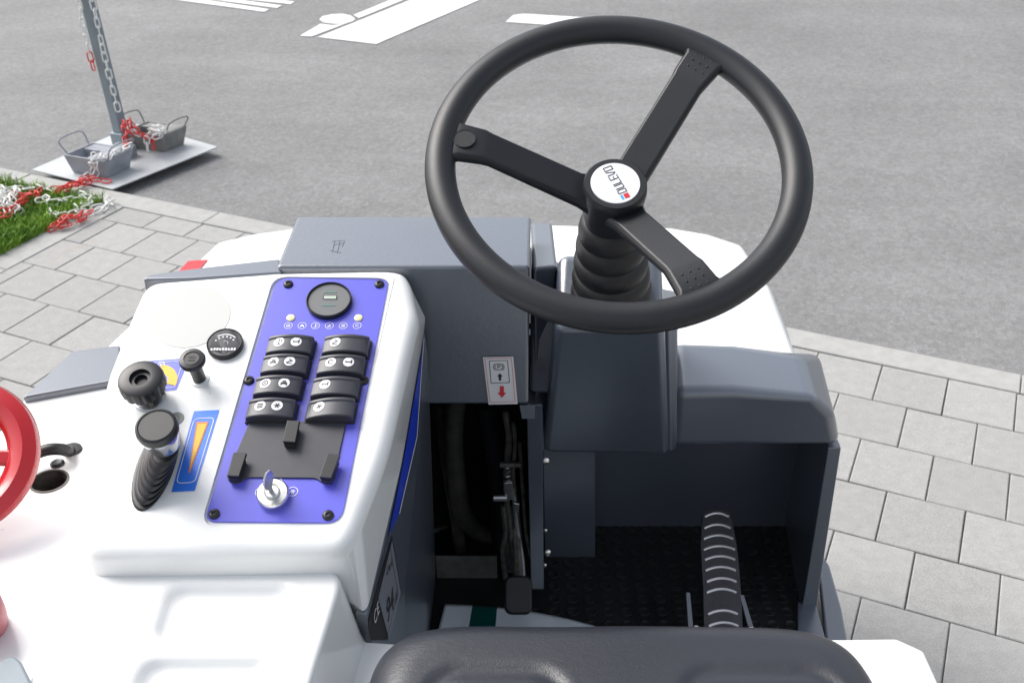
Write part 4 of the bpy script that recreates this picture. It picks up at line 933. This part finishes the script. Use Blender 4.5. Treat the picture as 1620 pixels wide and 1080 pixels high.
def spoke(ang, ring=False):
    ca = WU*cos(ang)+WV*sin(ang); sa = WNn.cross(ca)
    k0 = HF-.026; st_ = [(.024, k0, .050, .017), (.040, k0+(.0-k0)*.10, .041, .015), (.142, -.0035, .040, .012), (.150, .000, .043, .012), (.175, .003, .047, .012), (.187, .003, .060, .012), (.199, .000, .080, .010)]
    rings = []
    for r, h, w, th in st_:
        c = WC+ca*r; q = [(-1, -1), (-.82, 1), (.82, 1), (1, -1)]
        cs = [(-w/2, -th/2), (-w/2, th*.15), (-w/2*.86, th*.5), (w/2*.86, th*.5), (w/2, th*.15), (w/2, -th/2), (w/2*.6, -th*.9), (-w/2*.6, -th*.9)]
        rings.append([c+sa*x+WNn*(h+y) for x, y in cs])
    sp_ = obj('spoke', loft(rings), 'rubber', wheel, smooth=True)
    b = sp_.modifiers.new('bevel', 'BEVEL'); b.width = .0018; b.segments = 2; b.limit_method = 'ANGLE'; b.angle_limit = radians(25); b.harden_normals = True
    if ring:
        c = WC+ca*.171+WNn*.0092; bm = bmesh.new(); u, v, n_ = frame(WNn)
        lathe(c, WNn, [(.0125, -.001), (.0125, .0006), (.0118, .0010), (.0112, .0003)], 30, bm); obj('spoke_plug', bm, 'rubber', wheel, smooth=True)
    else:
        bm = bmesh.new()
        for i in range(3):
            for j in range(3):
                c = WC+ca*(.159+.0095*i)+sa*(-.0095+.0095*j)+WNn*(.0070+.0019*min(1, i*.8+.2)); lathe(c, WNn, [(.0012, 0), (.0009, .0005), (.0003, .0007)], 8, bm)
        obj('grip_dots', bm, 'rubber', wheel, smooth=True)
for pix, rg in (((735, 228), True), ((1112, 100), False), ((1092, 438), False)):
    q = wp(*pix)-WC; spoke(math.atan2(q.dot(WV), q.dot(WU)), rg)
# bellows between hub and cover
bm = bmesh.new(); ax0 = WC-WNn*(tb+.070); ax1 = cpc(967, 470)
axis = (ax0-ax1); LL = axis.length; axn = axis.normalized(); prof = []
nr = 5
for i in range(61):
    t = i/60; base = .053*(1-t)+.036*t+.001*sin(pi*t); rid = abs(sin(pi*nr*t))**.6
    prof.append((base*(.90+.12*rid), t*LL))
prof = [(prof[0][0]+.002, -.004)]+prof+[(.026, LL+.004)]
boot = part('column_bellows', lathe(ax1, axn, prof, 48), 'boot', smooth=True)
# ---- seat cushion
zs = 1.0
ol = [(560, 1150), (580, 1080), (600, 1046), (640, 1016), (700, 1004), (850, 996), (1000, 993), (1150, 996), (1290, 1005), (1350, 1020), (1392, 1056), (1410, 1085), (1425, 1150)]
pts = [onZ(x, y, zs-.02) for x, y in ol]; xs0 = pts[0].x; xs1 = pts[-1].x; yb = .36; yf = max(p.y for p in pts)+.010
cxs = (xs0+xs1)/2-.000; hwS = (xs1-xs0)/2; bm = bmesh.new(); NX, NY = 110, 90; H_ = {}
def sup(a, e=2.0): return max(0, 1-abs(a)**e)
gv = []
for j in range(NY+1):
    row = []
    for i in range(NX+1):
        s = -1+2*i/NX; t = -1+2*j/NY      # t=1 is the front edge
        k = .16; ps_ = 7; rr_ = (abs(s)**ps_+abs(t)**ps_)**(1/ps_); mx = max(abs(s), abs(t)); q_ = mx/rr_ if rr_ > 1e-6 else 1
        X_ = s*q_*hwS; Y_ = (yf+yb)/2+t*q_*(yf-yb)/2
        q1 = max(0, 1-(1-mx)*.27/.05); Z_ = zs-.05*(1-math.sqrt(max(0, 1-q1*q1)))+.003*noise.noise(Vector((X_*7, Y_*7, 3)))
        for cxp, w_ in ((onZ(785, 1075, zs).x, .060), (onZ(1205, 1075, zs).x, .070)):
            yy = onZ(800, 1060, zs).y; dx = abs(X_+cxs-cxp)-w_; dyy = Y_-yy; dd = math.hypot(max(dx+.03, 0), max(dyy+.03, 0))-.03
            if -.03 < dx < .03 or -.03 < dyy < .03 or True:
                if abs(dd) < .014: Z_ -= .0035*(cos(dd/.014*pi)*.5+.5)
        row.append(bm.verts.new((X_+cxs, Y_, Z_)))
    gv.append(row)
for a, b in zip(gv, gv[1:]):
    for i in range(NX): bm.faces.new((a[i], a[i+1], b[i+1], b[i]))
bd = [gv[0][i] for i in range(NX+1)]+[gv[j][NX] for j in range(1, NY+1)]+[gv[NY][i] for i in range(NX-1, -1, -1)]+[gv[j][0] for j in range(NY-1, 0, -1)]
lowv = [bm.verts.new(v.co-Z3*.03) for v in bd]
for i in range(len(bd)): bm.faces.new((bd[i], bd[(i+1) % len(bd)], lowv[(i+1) % len(bd)], lowv[i]))
seat = part('seat_cushion', bm, 'seat', smooth=True)
obj('seat_base', prism([(xs0+.03, yb, .90), (xs1-.03, yb, .90), (xs1-.03, yf-.03, .90), (xs0+.03, yf-.03, .90)], (0, 0, .03)), 'black', seat)
obj('backrest', prism([(xs0+.03, .26, .96), (xs1-.03, .26, .96), (xs1-.05, .18, 1.30), (xs0+.05, .18, 1.30)], (0, .07, .02)), 'seat', seat, bevel=.03)  # unseen backrest, added partly to block light from behind the seat
# ---- red handwheel, metal tab at the lower left
rc = onZ(-73, 724, lb+.085); rn = Vector((.10, -.62, .78)).normalized(); ru, rv2, _ = frame(rn)
zc_ = (rc-O).length; sc1 = .094*zc_/1.18
hw_ = part('red_handwheel', bmesh.new(), 'red'); bpy.data.objects.remove(hw_)
bm = bmesh.new(); NS = 72; R0 = 117/FPX*zc_; rw = .26; prof = [(1.0, .0), (.97, .09), (.83, .16), (.68, .11), (.61, 0), (.68, -.08), (.83, -.10), (.97, -.07)]
rr = []
for i in range(NS): a = 2*pi*i/NS; rr.append([bm.verts.new(rc+(ru*cos(a)+rv2*sin(a))*R0*p+rn*R0*h) for p, h in prof])
for i in range(NS):
    for j in range(8): bm.faces.new((rr[i][j], rr[(i+1) % NS][j], rr[(i+1) % NS][(j+1) % 8], rr[i][(j+1) % 8]))
hwl = part('red_handwheel', bm, 'red', smooth=True)
for k in range(5):
    a = 2*pi*k/5-.05+.15; ca = ru*cos(a)+rv2*sin(a); sa = rn.cross(ca)
    obj('spoke', loft([[rc+ca*R0*r+sa*x*R0*.10+rn*y*R0*.05 for x, y in ((-1, -1), (1, -1), (1, 1), (-1, 1))] for r in (.1, .76)]), 'red', hwl, bevel=.004)
obj('hub', lathe(rc, rn, [(.02, -.012), (.022, .008), (.016, .014)], 24), 'red', hwl, smooth=True)
obj('spindle', tube([rc-rn*.01, rc-rn*.06], .009, 12), 'steel', hwl, smooth=True)
part('release_knob', lathe(onZ(-38, 972, lb+.03), Vector((.2, -.4, .9)), [(.024, -.04), (.027, -.01), (.027, .02), (.020, .03)], 28), mat('faded_red', (.55, .16, .18), .35), smooth=True)
tq = [onZ(x, y, lb+.02) for x, y in [(-30, 1120), (-2, 1046), (10, 1036), (24, 1037), (34, 1046), (70, 1120)]]
part('latch_bracket', prism(tq, (0, 0, -.02)), 'galv', bevel=.003)
# ---- plastic bag on the floor
bm = bmesh.new(); NX, NY = 60, 26; gv = []
for j in range(NY+1):
    row = []
    for i in range(NX+1):
        s = i/NX; t = j/NY; topx = 704+(965-704)*s; topy = 955+6*s+36*s**2.2; botx = 672+(1000-672)*s; boty = 1075
        x = topx*(1-t)+botx*t; y = topy*(1-t)+boty*t; z = FZ+.012+.007*noise.noise(Vector((s*4, t*2.5, 1)))+.0018*abs(noise.noise(Vector((s*14+t*5, t*7, 5)))); row.append(bm.verts.new(onZ(x, y, z)))
    gv.append(row)
for a, b in zip(gv, gv[1:]):
    for i in range(NX):
        f = bm.faces.new((a[i], a[i+1], b[i+1], b[i])); s = (i+.5)/NX; f.material_index = 1 if .17 < s < .31 else 0
bag = obj('plastic_bag', bm, ['bag', 'bag_green'], smooth=True); so = bag.modifiers.new('solid', 'SOLIDIFY'); so.thickness = .012; so.offset = -1
tag(bag, 'crumpled pale plastic bag with dark green stripe lying on the footwell floor before the seat', 'bag')
